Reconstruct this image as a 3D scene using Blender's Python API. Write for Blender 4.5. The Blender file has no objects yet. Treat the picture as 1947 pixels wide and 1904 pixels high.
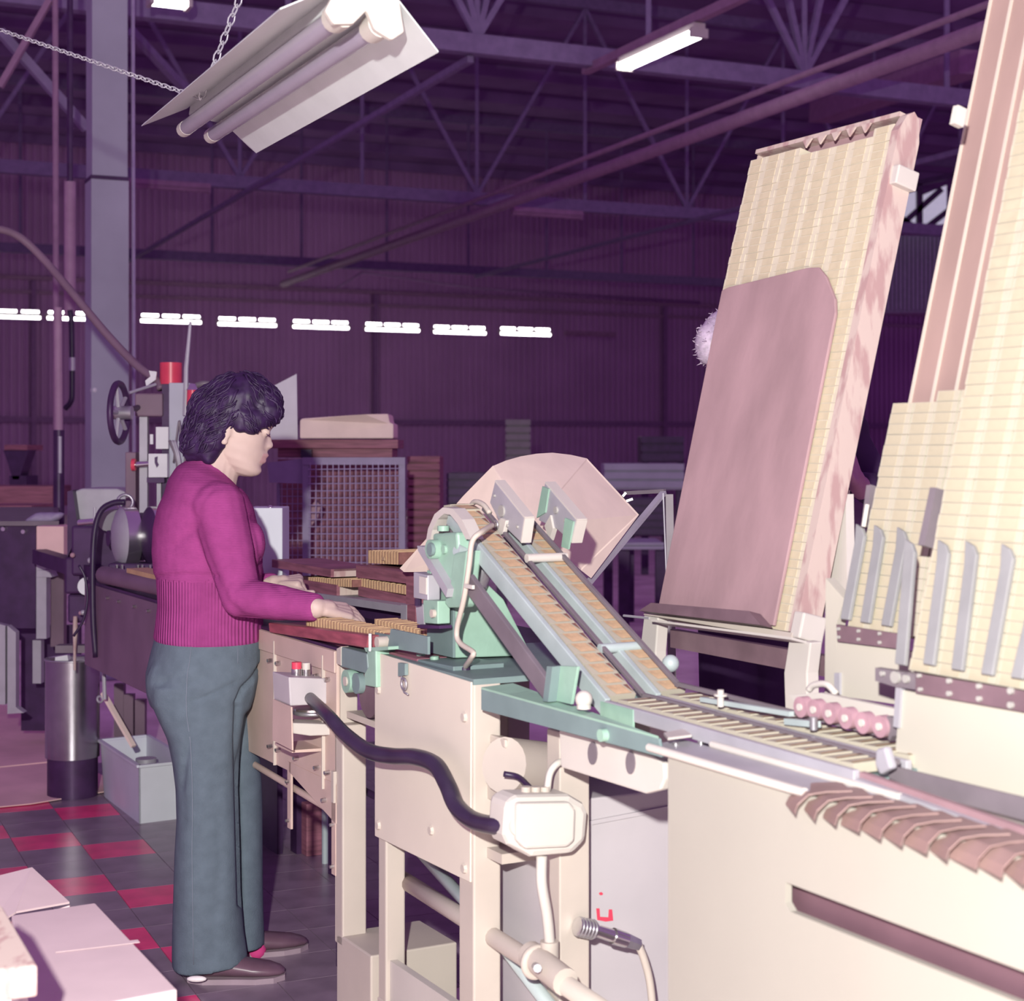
import bpy, bmesh, math, random
from mathutils import Vector, Matrix, noise
random.seed(7)
SC = bpy.context.scene
COL = SC.collection
V = Vector
# ------------------------------------------------------------------ camera, world, light, exposure
F, CX, HY, CH = 3100.0, 973.5, 855.0, 1.40        # focal length in pixels, centre column, horizon row, lens height
cam_d = bpy.data.cameras.new('camera'); cam = bpy.data.objects.new('camera', cam_d); COL.objects.link(cam)
cam_d.sensor_fit = 'HORIZONTAL'; cam_d.sensor_width = 36.0; cam_d.lens = 36.0 * F / 1947.0
cam_d.shift_y = -(952.0 - HY) / 1947.0
cam.location = (0, 0, CH); cam.rotation_euler = (math.pi / 2, 0, 0)
cam_d.clip_start = 0.05; cam_d.clip_end = 200
cam_d.dof.use_dof = True; cam_d.dof.focus_distance = 4.2; cam_d.dof.aperture_fstop = 5.6
SC.camera = cam
wd = bpy.data.worlds.new('world'); SC.world = wd; wd.use_nodes = True
wd.node_tree.nodes['Background'].inputs[0].default_value = (0.262, 0.104, 0.355, 1)
wd.node_tree.nodes['Background'].inputs[1].default_value = 1.0
fl = bpy.data.lights.new('flash', 'POINT'); fl.energy = 1200; fl.color = (0.97, 0.975, 0.91); fl.shadow_soft_size = 0.035
flo = bpy.data.objects.new('flash', fl); COL.objects.link(flo); flo.location = (-0.19, -0.45, 1.84)
vs = SC.view_settings
vs.view_transform = 'Standard'; vs.look = 'None'; vs.exposure = 0.0; vs.gamma = 1.0; vs.use_curve_mapping = False

# ------------------------------------------------------------------ frames
ZV = V((0, 0, 1))
O = V((-.664, 4.35, 0)); A = V((.475, -.88, 0)); N = V((.88, .475, 0))      # the machine line: along, across
BR = V((.912, .41, 0)); BD = V((-.41, .912, 0))                             # the building: across, along
def P(u, v, Y): return V(((u - CX) / F * Y, Y, CH - (v - HY) / F * Y))
def FL(u, v, z=0.0): return P(u, v, (CH - z) * F / (v - HY))
def W(s, t, z): return O + A * s + N * t + ZV * z
def B(r, d, z): return BR * r + BD * d + ZV * z
def MT(u, v, t):
    x = (u - CX) / F
    return P(u, v, (N.dot(O) + t) / (N.x * x + N.y))
def ME(u, v, s):
    x = (u - CX) / F
    return P(u, v, (A.dot(O) + s) / (A.x * x + A.y))
def MB_(u, v, d):
    x = (u - CX) / F
    return P(u, v, d / (BD.x * x + BD.y))
def CN(u, v, t0, t1):
    p = MT(u, v, t0); return p, p + N * (t1 - t0)
def ST(p): return ((p - O).dot(A), (p - O).dot(N), p.z)

# ------------------------------------------------------------------ materials
def s2l(*c):
    return tuple(((x / 255) / 12.92 if x / 255 <= .04045 else ((x / 255 + .055) / 1.055) ** 2.4) for x in c)
def mat(name, col, rough=.6, metal=0.0, var=.10, scale=12.0, bump=0.0, bscale=60.0, col2=None, mixscale=None, emit=None, spec=.4, stretch=(1, 1, 1), lo=.42, hi=.6):
    m = bpy.data.materials.new(name); m.use_nodes = True
    nt = m.node_tree; b = nt.nodes['Principled BSDF']; L = nt.links
    b.inputs['Roughness'].default_value = rough; b.inputs['Metallic'].default_value = metal
    b.inputs['Specular IOR Level'].default_value = spec
    tc = nt.nodes.new('ShaderNodeTexCoord'); mp = nt.nodes.new('ShaderNodeMapping'); mp.inputs['Scale'].default_value = stretch
    L.new(tc.outputs['Object'], mp.inputs[0])
    n = nt.nodes.new('ShaderNodeTexNoise'); n.inputs['Scale'].default_value = mixscale or scale; n.inputs['Detail'].default_value = 5
    L.new(mp.outputs[0], n.inputs['Vector'])
    r = nt.nodes.new('ShaderNodeValToRGB')
    c1 = tuple(min(1, x * (1 + var)) for x in col); c0 = tuple(x * (1 - var) for x in col) if col2 is None else col2
    r.color_ramp.elements[0].color = (*c0, 1); r.color_ramp.elements[1].color = (*c1, 1)
    r.color_ramp.elements[0].position = .3 if col2 is None else lo; r.color_ramp.elements[1].position = .7 if col2 is None else hi
    L.new(n.outputs['Fac'], r.inputs[0]); L.new(r.outputs[0], b.inputs['Base Color'])
    if bump:
        n2 = nt.nodes.new('ShaderNodeTexNoise'); n2.inputs['Scale'].default_value = bscale; n2.inputs['Detail'].default_value = 3
        L.new(mp.outputs[0], n2.inputs['Vector'])
        bp = nt.nodes.new('ShaderNodeBump'); bp.inputs['Strength'].default_value = bump; bp.inputs['Distance'].default_value = .01
        L.new(n2.outputs['Fac'], bp.inputs['Height']); L.new(bp.outputs[0], b.inputs['Normal'])
    if emit:
        b.inputs['Emission Color'].default_value = (*emit[0], 1); b.inputs['Emission Strength'].default_value = emit[1]
    return m
M = {}
M['cream'] = mat('cream_paint', (.47, .405, .36), .55, var=.05, scale=5, bump=.05, bscale=30)
M['cream_panel'] = mat('cream_panel_paint', (.62, .55, .47), .6, var=.04, scale=4)
M['cream_lift'] = mat('cream_paint_lifted', (.435, .40, .345), .6, var=.03, scale=3)  # cabinet cream made lighter, making up for weaker flash on the magazines
M['walltrim'] = mat('wall_trim_paint', (.26, .14, .28), .8)
M['cream_dim'] = mat('cream_paint_dimmed', (.325, .300, .266), .6, var=.03, scale=3)  # same cream paint, darkened in colour against the nearby flash
M['apron'] = mat('apron_paint', (.54, .40, .35), .5, var=.08, scale=8)
M['green'] = mat('green_paint', (.26, .40, .32), .45, var=.12, scale=9, bump=.08)
M['slate'] = mat('green_paint_shaded', (.165, .225, .225), .5, var=.1, scale=9)  # shade of the green paint put into the colour, mainly on side faces
M['steel'] = mat('bare_steel', (.42, .40, .43), .35, .75, var=.15, scale=20)
M['bright'] = mat('bright_steel', (.62, .60, .60), .22, .95, var=.06, scale=20)
M['alu'] = mat('grey_aluminium', (.40, .38, .42), .5, .25, var=.1, scale=10)
M['dark'] = mat('dark_metal', (.055, .022, .075), .45, .2, var=.25, scale=14)
M['black'] = mat('black_rubber', (.030, .014, .045), .38, var=.2, scale=20)
M['hose'] = mat('black_hose_rubber', (.028, .018, .04), .33, var=.3, scale=14, spec=.8)
M['white'] = mat('white_enamel', (.52, .475, .44), .45, var=.05, scale=6)
M['wood'] = mat('stained_wood', (.26, .10, .13), .6, var=.3, scale=7, stretch=(1, 1, 12), bump=.1)
M['redwood'] = mat('red_brown_wood', (.30, .075, .095), .4, var=.35, scale=9, stretch=(1, 1, 6))
M['boxt'] = mat('matchbox_card_lifted', (.55, .49, .385), .75, var=.05, scale=30, spec=.2)  # matchbox card lightened in colour to brighten the dim tray boxes
M['labelt'] = mat('matchbox_label_lifted', (.50, .425, .305), .7, var=.06, scale=40, spec=.2)  # matchbox label lightened the same way for the tray
M['backing'] = mat('brown_magazine_backing', (.31, .205, .185), .65, var=.1, scale=6, stretch=(1.5, 1.5, .5))
M['board'] = mat('brown_hardboard', (.33, .21, .225), .65, var=.16, scale=6, stretch=(1.5, 1.5, .5), bump=.05)
M['pinkwood'] = mat('pink_plywood_edge', (.48, .375, .34), .7, var=.0, mixscale=14, col2=(.37, .235, .23), stretch=(3, 3, .7), lo=.4, hi=.52)
M['card'] = mat('tan_hardboard', (.80, .66, .55), .8, var=.06, scale=10, spec=.2)
M['cabg'] = mat('pale_grey_cabinet', (.44, .40, .42), .6, var=.06, scale=4)
M['plum'] = mat('plum_brown_strip', (.27, .16, .18), .5, var=.1)
M['bar'] = mat('dull_grey_bar', (.245, .24, .25), .5, .1)
M['cardbox'] = mat('pale_cardboard', (.68, .53, .54), .85, var=.06, scale=6, spec=.15)
M['floorcard'] = mat('floor_cardboard', (.74, .50, .47), .85, var=.14, scale=3, spec=.15)
M['box'] = mat('matchbox_card', (.405, .365, .295), .75, var=.05, scale=30, spec=.2)
M['label'] = mat('matchbox_label', (.385, .335, .25), .7, var=.06, scale=40, spec=.2)
M['tan'] = mat('matchbox_tan', (.54, .36, .21), .75, var=.12, scale=60, spec=.2)
M['slotdark'] = mat('slot_shade_tone', (.12, .062, .08), .6)  # dark colour stands in for the shade inside the cabinet slot
M['orange'] = mat('matchbox_orange_print', (.48, .325, .205), .7, var=.15, scale=60, spec=.2)
M['strike'] = mat('striker_strip', (.22, .10, .09), .8, var=.2, scale=60, spec=.1)
M['wire'] = mat('cage_wire', (.40, .34, .48), .5, .2)
M['cage'] = mat('grey_cage_paint', (.30, .26, .36), .6, var=.1)
M['grey'] = mat('grey_paint', (.40, .40, .46), .55, var=.08, scale=6)
M['greyl'] = mat('light_grey_paint', (.60, .62, .66), .55, var=.06, scale=6)
M['red'] = mat('red_plastic', (.62, .055, .10), .35, var=.08)
M['pinkrub'] = mat('pink_rubber', (.38, .22, .26), .55, var=.15, scale=30)
M['potsteel'] = mat('brushed_pot_steel', (.36, .34, .37), .26, .95, var=.08, scale=20)
M['purple'] = mat('plum_machine_paint', (.175, .11, .15), .45, var=.15, scale=6)
M['rail'] = mat('dark_plum_rail', (.175, .145, .165), .45, .1, var=.12)
M['bracket'] = mat('dark_brown_bracket', (.155, .095, .115), .5, .0, var=.18, scale=16)
M['concrete'] = mat('column_paint', (.36, .37, .42), .8, var=.08, scale=3, bump=.05)
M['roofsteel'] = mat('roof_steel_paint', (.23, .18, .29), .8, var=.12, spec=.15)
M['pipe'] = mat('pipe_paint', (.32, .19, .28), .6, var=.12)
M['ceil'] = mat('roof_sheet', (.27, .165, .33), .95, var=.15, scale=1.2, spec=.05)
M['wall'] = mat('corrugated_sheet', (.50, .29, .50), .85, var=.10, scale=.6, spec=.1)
M['floor'] = mat('floor_concrete', (.86, .70, .66), .45, var=.25, scale=2.5, spec=.3)
M['tile'] = mat('dark_vinyl_tile', (.23, .165, .22), .30, var=.22, scale=9, spec=.55)
M['redtile'] = mat('red_vinyl_tile', (.80, .06, .20), .30, var=.18, scale=9, spec=.55)
M['lit'] = mat('lit_tube', (.8, .8, .8), .5, emit=((1.0, .97, .95), 12))
M['tubeoff'] = mat('unlit_tube', (.34, .30, .37), .2, .0, var=.04, spec=.7)
M['refl'] = mat('reflector_enamel', (.56, .57, .58), .5, var=.05, scale=8, spec=.3)
M['skin'] = mat('skin', (.52, .385, .35), .5, var=.06, scale=16, spec=.3)
M['hair'] = mat('black_hair', (.026, .009, .046), .52, var=.4, scale=40, spec=.35)
M['greyhair'] = mat('white_hair', (.55, .45, .55), .6, var=.2, scale=80)
M['lip'] = mat('lips', (.50, .29, .29), .45)
M['eye'] = mat('eye', (.10, .05, .10), .2)
M['brow'] = mat('eyebrow', (.12, .05, .09), .8)
M['shoe'] = mat('brown_leather', (.13, .07, .10), .35, var=.2)
M['sole'] = mat('shoe_sole', (.30, .22, .26), .6)
M['sock'] = mat('pink_sock', (.60, .05, .22), .8)
M['whitesock'] = mat('white_shoe_strap', (.75, .68, .68), .6)
M['darkcloth'] = mat('dark_cloth', (.045, .018, .065), .9, var=.2, scale=10)
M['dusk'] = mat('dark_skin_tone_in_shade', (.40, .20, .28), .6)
M['paper'] = mat('white_paper', (.66, .66, .66), .9, var=.05)
M['bluegrey'] = mat('pale_blue_rail', (.40, .46, .46), .45, .1, var=.1)
M['daywin'] = mat('daylight_pane', (.5, .5, .55), .5, emit=((.60, .56, .72), .62))
M['blank'] = mat('card_blank_brown', (.26, .165, .155), .55, var=.2, scale=14)
M['studs'] = mat('dull_studs', (.40, .38, .36), .5, .2)
M['brass'] = mat('brassy_board', (.50, .33, .17), .6, var=.12)

def knit_material(name, col, rib):
    m = mat(name, col, .95, var=.10, scale=25, spec=.1)
    nt = m.node_tree; b = nt.nodes['Principled BSDF']; L = nt.links
    tc = nt.nodes.new('ShaderNodeTexCoord')
    w = nt.nodes.new('ShaderNodeTexWave'); w.wave_type = 'BANDS'; w.bands_direction = 'X' if rib else 'Z'
    w.inputs['Scale'].default_value = 38 if rib else 75; w.inputs['Distortion'].default_value = .8 if not rib else .3
    L.new(tc.outputs['Object'], w.inputs['Vector'])
    bp = nt.nodes.new('ShaderNodeBump'); bp.inputs['Strength'].default_value = .55 if rib else .25; bp.inputs['Distance'].default_value = .006
    L.new(w.outputs['Fac'], bp.inputs['Height']); L.new(bp.outputs[0], b.inputs['Normal'])
    return m
M['knit'] = knit_material('magenta_knit', (.285, .048, .185), False)
M['rib'] = knit_material('magenta_rib_knit', (.285, .048, .185), True)
M['denim'] = mat('grey_blue_trouser_cloth', (.104, .132, .164), .9, var=.10, scale=30, bump=.18, bscale=260, spec=.15)
M['seam'] = mat('trouser_seam', (.17, .19, .24), .9)

# ------------------------------------------------------------------ mesh builder
class MB:
    def __init__(self): self.v = []; self.f = []; self.m = []; self.cm = 0
    def slot(self, k): self.cm = k; return self
    def add(self, vs, fs):
        b = len(self.v); self.v += [V(p) for p in vs]
        for f in fs: self.f.append([b + i for i in f]); self.m.append(self.cm)
        return self
    def hexa(self, p):
        return self.add(p, [(0, 3, 2, 1), (4, 5, 6, 7), (0, 1, 5, 4), (1, 2, 6, 5), (2, 3, 7, 6), (3, 0, 4, 7)])
    def box(self, c, x, y, z):           # half vectors
        c, x, y, z = V(c), V(x), V(y), V(z)
        if x.cross(y).dot(z) < 0: x = -x
        return self.hexa([c - x - y - z, c + x - y - z, c + x + y - z, c - x + y - z, c - x - y + z, c + x - y + z, c + x + y + z, c - x + y + z])
    def mbox(self, s0, s1, t0, t1, z0, z1):
        return self.box(W((s0 + s1) / 2, (t0 + t1) / 2, (z0 + z1) / 2), A * ((s1 - s0) / 2), N * ((t1 - t0) / 2), ZV * ((z1 - z0) / 2))
    def bbox(self, r0, r1, d0, d1, z0, z1):
        return self.box(B((r0 + r1) / 2, (d0 + d1) / 2, (z0 + z1) / 2), BR * ((r1 - r0) / 2), BD * ((d1 - d0) / 2), ZV * ((z1 - z0) / 2))
    def beam(self, p0, p1, w, h, side=None):
        p0, p1 = V(p0), V(p1); d = (p1 - p0); ln = d.length; d.normalize()
        if side is None: side = d.cross(ZV)
        if side.length < 1e-4: side = V((1, 0, 0))
        side = (side - d * side.dot(d)).normalized(); up = side.cross(d).normalized()
        return self.box((p0 + p1) / 2, d * (ln / 2), side * (w / 2), up * (h / 2))
    def prism(self, poly, off):
        n = len(poly); poly = [V(p) for p in poly]; off = V(off)
        nrm = V((0, 0, 0))
        for i in range(n): nrm += (poly[i] - poly[0]).cross(poly[(i + 1) % n] - poly[0])
        if nrm.dot(off) > 0: poly = poly[::-1]
        b = poly + [p + off for p in poly]
        fs = [tuple(range(n)), tuple(range(2 * n - 1, n - 1, -1))]
        for i in range(n):
            j = (i + 1) % n; fs.append((j, i, n + i, n + j))
        return self.add(b, fs)
    def loft(self, rings, cap=True):
        n = len(rings[0]); vs = [p for r in rings for p in r]; fs = []
        for k in range(len(rings) - 1):
            for i in range(n):
                j = (i + 1) % n
                fs.append((k * n + i, k * n + j, (k + 1) * n + j, (k + 1) * n + i))
        if cap:
            fs.append(tuple(range(n - 1, -1, -1))); fs.append(tuple(range((len(rings) - 1) * n, len(rings) * n)))
        return self.add(vs, fs)
    def tube(self, pts, r, n=8, cap=True):
        pts = [V(p) for p in pts]; k = len(pts); rr = r if isinstance(r, (list, tuple)) else [r] * k
        rings = []; ref = None
        for i in range(k):
            d = (pts[min(i + 1, k - 1)] - pts[max(i - 1, 0)]).normalized()
            if ref is None: ref = d.orthogonal().normalized()
            ref = (ref - d * ref.dot(d))
            if ref.length < 1e-5: ref = d.orthogonal()
            ref.normalize(); o = d.cross(ref)
            rings.append([pts[i] + (ref * math.cos(2 * math.pi * j / n) + o * math.sin(2 * math.pi * j / n)) * rr[i] for j in range(n)])
        return self.loft(rings, cap)
    def cyl(self, p0, p1, r0, r1=None, n=16): return self.tube([p0, p1], [r0, r0 if r1 is None else r1], n)
    def ring(self, c, ax, r, rt, n=24, k=8, sq=None):
        ax = V(ax).normalized(); e = ax.orthogonal().normalized(); g = ax.cross(e); vs = []; fs = []
        for i in range(n):
            a = 2 * math.pi * i / n; d = e * math.cos(a) + g * math.sin(a)
            for j in range(k):
                b = 2 * math.pi * j / k; vs.append(V(c) + d * (r + rt * math.cos(b)) + ax * (rt * math.sin(b)))
        for i in range(n):
            for j in range(k):
                fs.append((i * k + j, ((i + 1) % n) * k + j, ((i + 1) % n) * k + (j + 1) % k, i * k + (j + 1) % k))
        return self.add(vs, fs)
    def ell(self, c, x, y, z, n=16, m=10):
        c, x, y, z = V(c), V(x), V(y), V(z); vs = [c - z]; fs = []
        if x.cross(y).dot(z) < 0: x = -x
        for i in range(1, m):
            a = math.pi * i / m - math.pi / 2
            for j in range(n):
                b = 2 * math.pi * j / n; vs.append(c + (x * math.cos(b) + y * math.sin(b)) * math.cos(a) + z * math.sin(a))
        vs.append(c + z); t = len(vs) - 1
        for j in range(n): fs.append((0, 1 + (j + 1) % n, 1 + j)); fs.append((t, t - n + j, t - n + (j + 1) % n))
        for i in range(m - 2):
            for j in range(n):
                a = 1 + i * n + j; b = 1 + i * n + (j + 1) % n; fs.append((a, b, b + n, a + n))
        return self.add(vs, fs)
    def sph(self, c, r, n=14, m=9): return self.ell(c, (r, 0, 0), (0, r, 0), (0, 0, r), n, m)
    def caps(self, p0, p1, r0, r1, n=14):       # capsule with rounded ends
        p0, p1 = V(p0), V(p1); d = (p1 - p0); 
        if d.length < 1e-6: return self.sph(p0, r0)
        d.normalize(); pts = []; rr = []
        for a in (-85, -60, -35, -12): pts.append(p0 + d * (r0 * math.sin(math.radians(a)))); rr.append(r0 * math.cos(math.radians(a)))
        for a in (12, 35, 60, 85): pts.append(p1 + d * (r1 * math.sin(math.radians(a)))); rr.append(r1 * math.cos(math.radians(a)))
        return self.tube(pts, rr, n)
    def mesh(self, name, mats, base, smooth):
        me = bpy.data.meshes.new(name)
        me.from_pydata([tuple(p - base) for p in self.v], [], self.f)
        for m in (mats if isinstance(mats, (list, tuple)) else [mats]): me.materials.append(M[m] if isinstance(m, str) else m)
        me.polygons.foreach_set('material_index', self.m)
        if smooth: me.polygons.foreach_set('use_smooth', [True] * len(me.polygons))
        me.update(); return me

WL = {}
def tag(o, label=None, cat=None, group=None, kind=None):
    if label: o['label'] = label
    if cat: o['category'] = cat
    if group: o['group'] = group
    if kind: o['kind'] = kind
    return o
def thing(name, label, cat, loc, group=None, kind=None):
    o = bpy.data.objects.new(name, None); COL.objects.link(o); o.location = loc; o.empty_display_size = .1
    WL[o.name] = V(loc)
    return tag(o, label, cat, group, kind)
def _fin(o, smooth, bevel):
    if bevel:
        b = o.modifiers.new('bevel', 'BEVEL'); b.width = bevel; b.segments = 2; b.limit_method = 'ANGLE'; b.angle_limit = math.radians(35)
    if smooth == 'auto':
        for p in o.data.polygons: p.use_smooth = True
        try: o.data.set_sharp_from_angle(angle=math.radians(38))
        except Exception: pass
def part(name, mb, m, parent, smooth=False, bevel=0, label=None, kind=None):
    base = WL[parent.name]
    o = bpy.data.objects.new(name, mb.mesh(name, m, base, smooth is True)); COL.objects.link(o); o.parent = parent
    WL[o.name] = base; _fin(o, smooth, bevel)
    if label: o['label'] = label
    if kind: o['kind'] = kind
    return o
def solo(name, mb, m, label, cat, group=None, kind=None, smooth=False, bevel=0):
    xs = [p.x for p in mb.v]; ys = [p.y for p in mb.v]; zs = [p.z for p in mb.v]
    base = V(((min(xs) + max(xs)) / 2, (min(ys) + max(ys)) / 2, min(zs)))
    o = bpy.data.objects.new(name, mb.mesh(name, m, base, smooth is True)); COL.objects.link(o); o.location = base
    WL[o.name] = base; _fin(o, smooth, bevel)
    return tag(o, label, cat, group, kind)
def struct(name, mb, m, parent=None, smooth=False):
    if parent is None:
        o = solo(name, mb, m, None, None, kind='structure', smooth=smooth)
    else: o = part(name, mb, m, parent, smooth)
    return o
def remesh(mb, voxel, it=3, fac=.5):
    o = bpy.data.objects.new('tmp', mb.mesh('tmp', [], V((0, 0, 0)), False)); COL.objects.link(o)
    r = o.modifiers.new('r', 'REMESH'); r.mode = 'VOXEL'; r.voxel_size = voxel
    if it:
        q = o.modifiers.new('s', 'SMOOTH'); q.iterations = it; q.factor = fac
    dg = bpy.context.evaluated_depsgraph_get(); me = bpy.data.meshes.new_from_object(o.evaluated_get(dg))
    out = MB(); out.v = [v.co.copy() for v in me.vertices]; out.f = [list(p.vertices) for p in me.polygons]; out.m = [0] * len(out.f)
    bpy.data.objects.remove(o); bpy.data.meshes.remove(me)
    return out
def poly_t(pts, t, th):
    return MB().prism([MT(u, v, t) for u, v in pts], N * th)
def poly_e(pts, s, th):
    return MB().prism([ME(u, v, s) for u, v in pts], A * -th)
def poly_y(pts, Y, th):
    return MB().prism([P(u, v, Y) for u, v in pts], V((0, th, 0)))
def curve_pts(pts, k=6):                      # Catmull-Rom through the points
    pts = [V(p) for p in pts]; q = [pts[0] * 2 - pts[1]] + pts + [pts[-1] * 2 - pts[-2]]; out = []
    for i in range(1, len(q) - 2):
        for j in range(k):
            t = j / k; a, b, c, d = q[i - 1], q[i], q[i + 1], q[i + 2]
            out.append(.5 * ((2 * b) + (c - a) * t + (2 * a - 5 * b + 4 * c - d) * t * t + (3 * b - a - 3 * c + d) * t ** 3))
    out.append(pts[-1]); return out
def bolts(parent, pts, r, ax, m='steel', name='bolt'):
    for p in pts: part(name, MB().cyl(p, V(p) + V(ax), r, r * .8, 8), m, parent, smooth='auto')
# ------------------------------------------------------------------ the hall
floor = struct('floor', MB().add([B(-16, -2, -.004), B(34, -2, -.004), B(34, 37, -.004), B(-16, 37, -.004)], [(0, 1, 2, 3)]), 'floor')
T = .2165
tile_me = {}
for k in range(-8, 12):
    for c in range(-3, 10):
        r0 = .977 + (c - 1) * T; d1 = 6.10 - k * T
        if d1 - T < 3.75 or d1 > 7.6: continue
        red = c <= 1 and (k - c) % 3 == 0
        if k == 6 and c == 0: red = True
        key = 'redtile' if red else 'tile'
        if key not in tile_me:
            g = .0012
            tile_me[key] = MB().box(V((0, 0, .002)), BR * (T / 2 - g), BD * (T / 2 - g), ZV * .002).mesh('tile', key, V((0, 0, 0)), False)
        o = bpy.data.objects.new('tile', tile_me[key]); COL.objects.link(o); o.parent = floor
        o.location = B(r0 + T / 2, d1 - T / 2, -.004) - WL[floor.name]
# corrugated far wall
WD = 36.0
def corrug(r0, r1, d, z0, z1, per, dep):
    vs = []; fs = []; r = r0; i = 0
    while r < r1:
        for q, h in ((0, 0), (.38, 0), (.5, 1), (.88, 1)):
            for z in (z0, z1): vs.append(B(r + q * per, d - h * dep, z))
        r += per; i += 1
    n = len(vs) // 2
    for j in range(n - 1): fs.append((2 * j, 2 * j + 2, 2 * j + 3, 2 * j + 1))
    return MB().add(vs, fs)
wall = struct('wall_back', corrug(-10, 38, WD, -.004, 8.03, .16, .045), 'wall')
part('girt', MB().bbox(-10, 34, WD - .12, WD - .03, 1.98, 2.10), 'walltrim', wall)
part('girt', MB().bbox(-10, 34, WD - .14, WD - .04, 5.02, 5.10), 'pipe', wall)
part('girt', MB().bbox(-10, 34, WD - .14, WD - .04, 4.72, 4.79), 'pipe', wall)
for r in (4.9, 12.6, 20.3):
    part('downpipe', MB().bbox(r, r + .1, WD - .16, WD - .05, 0, 5.0), 'walltrim', wall)
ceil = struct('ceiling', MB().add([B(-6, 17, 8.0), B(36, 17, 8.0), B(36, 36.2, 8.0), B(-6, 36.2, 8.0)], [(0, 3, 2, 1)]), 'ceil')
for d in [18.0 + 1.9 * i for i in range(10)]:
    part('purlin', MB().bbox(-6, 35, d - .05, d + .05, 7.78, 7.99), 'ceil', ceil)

def truss(d, label, r0=-7.62, n=20):
    step = 1.61; r00 = 5.26 - 8 * step
    t = thing('roof_truss', label, 'truss', B(5.26, d, 4.7), 'roof trusses', 'structure')
    rr = [r00 + step * i for i in range(n)]
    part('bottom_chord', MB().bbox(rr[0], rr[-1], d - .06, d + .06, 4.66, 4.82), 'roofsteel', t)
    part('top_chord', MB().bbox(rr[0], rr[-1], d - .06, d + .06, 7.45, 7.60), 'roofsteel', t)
    for i, r in enumerate(rr):
        part('vertical_web', MB().beam(B(r, d, 4.82), B(r, d, 7.45), .045, .045), 'roofsteel', t)
        if i % 2 == 0:
            for q in (-1, 1):
                if 0 <= i + q < n and d < 25: part('diagonal_web', MB().beam(B(r, d, 4.8), B(r + q * step, d, 7.45), .05, .05), 'roofsteel', t)
        if i % 2 == 0 and 0 < i < n - 1 and d < 13:
            for q in (-.42, .42): part('inner_web', MB().beam(B(r, d, 4.82), B(r + q * step, d + .02, 7.45), .05, .05), 'roofsteel', t)
truss(12.4, 'nearest blue grey steel roof truss crossing the top of the hall')
truss(20.0, 'second blue grey steel roof truss behind the hanging lamp')
truss(28.0, 'farthest dark steel roof truss near the back wall')
for r, d0, d1, lab in ((5.2, 12.4, 28, 'thin steel tie running from truss to truss at the middle'), (11.6, 12.4, 28, 'thin steel tie between trusses at the right')):
    solo('roof_tie', MB().beam(B(r, d0, 4.62), B(r + .25, d1, 4.62), .055, .055), 'roofsteel', lab, 'tie', 'roof ties')
solo('roof_tie', MB().beam(P(0, 60, 11), P(165, 245, 11.3), .06, .06), 'roofsteel', 'diagonal steel brace left of the grey column', 'brace')
solo('roof_tie', MB().beam(P(95, 0, 11), P(0, 165, 11), .04, .04), 'pipe', 'thin crossing brace at the top left corner', 'brace')
solo('roof_tie', MB().beam(P(250, 60, 15), P(370, 190, 16), .07, .07), 'roofsteel', 'dark brace behind the hanging chain', 'brace')
solo('ceiling_pipe', MB().tube([B(7.55, 6.0, 4.32), B(7.75, 14, 4.30), B(8.0, 27.5, 4.28)], .062, 12), 'pipe', 'long plum pipe running under the trusses into the hall', 'pipe', smooth=True)
solo('ceiling_pipe', MB().tube([B(7.75, 7.0, 4.55), B(8.1, 27.5, 4.50)], .028, 8), 'pipe', 'thin pipe above the long plum pipe', 'pipe', smooth=True)
solo('duct_beam', MB().beam(MB_(1560, 215, 18), MB_(1850, 118, 14), .32, .26), 'pipe', 'wide purple duct beam behind the leaning board', 'duct')
solo('wall_conduit', MB().tube([MB_(640, 548, 33), MB_(690, 518, 33), MB_(900, 548, 33), MB_(1330, 575, 33)], .03, 8), 'walltrim', 'dark conduit running across the back wall', 'pipe', smooth=True)

# column at the left
col = thing('column', 'tall grey painted square column behind the machine at left', 'column', P(203, 855, 10) - ZV * CH)
cc = P(203, 855, 10); cc.z = 0
part('shaft', MB().box(cc + ZV * 1.52, BR * .112, BD * .11, ZV * 1.52), 'concrete', col)
part('shaft', MB().box(cc + ZV * 5.5, BR * .106, BD * .105, ZV * 2.44), 'concrete', col)
part('joint_band', MB().box(cc + ZV * 3.05, BR * .114, BD * .112, ZV * .012), 'dark', col)
solo('column_cable', MB().tube([cc + BR * .15 + BD * -.08 + ZV * 1.2, cc + BR * .135 + BD * -.08 + ZV * 7.98], .012, 6), 'wire', 'thin cable running up beside the grey column', 'cable')

# fluorescent lamps
def lit_lamp(name, c, ax, ln, label, group, lit=True, two=False):
    t = thing(name, label, 'lamp', c + ZV * -.05, group)
    sd = ax.cross(ZV)
    part('lamp_body', MB().box(c + ZV * .045, ax * ln / 2, sd * .05, ZV * .03), 'white' if lit else 'pipe', t)
    for q in ((-.045, .045) if two else (0,)):
        part('tube', MB().cyl(c - ax * (ln / 2 - .03) + sd * q, c + ax * (ln / 2 - .03) + sd * q, .034 if not two else .026, n=10), 'lit' if lit else 'pipe', t, smooth='auto')
    for q in (-1, 1): part('lamp_holder', MB().box(c + ax * (q * (ln / 2 - .012)), ax * .014, sd * (.075 if two else .03), ZV * .035), 'white' if lit else 'pipe', t)
    if lit and not two:
        for q in (-.33, 0, .33): part('reflector_slot', MB().box(c + ZV * .075 + ax * (q * ln), ax * .15, sd * .03, ZV * .045), 'lit', t)
    return t
names = ['first', 'second', 'third', 'fourth', 'fifth', 'sixth', 'seventh', 'eighth', 'ninth']
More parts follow.
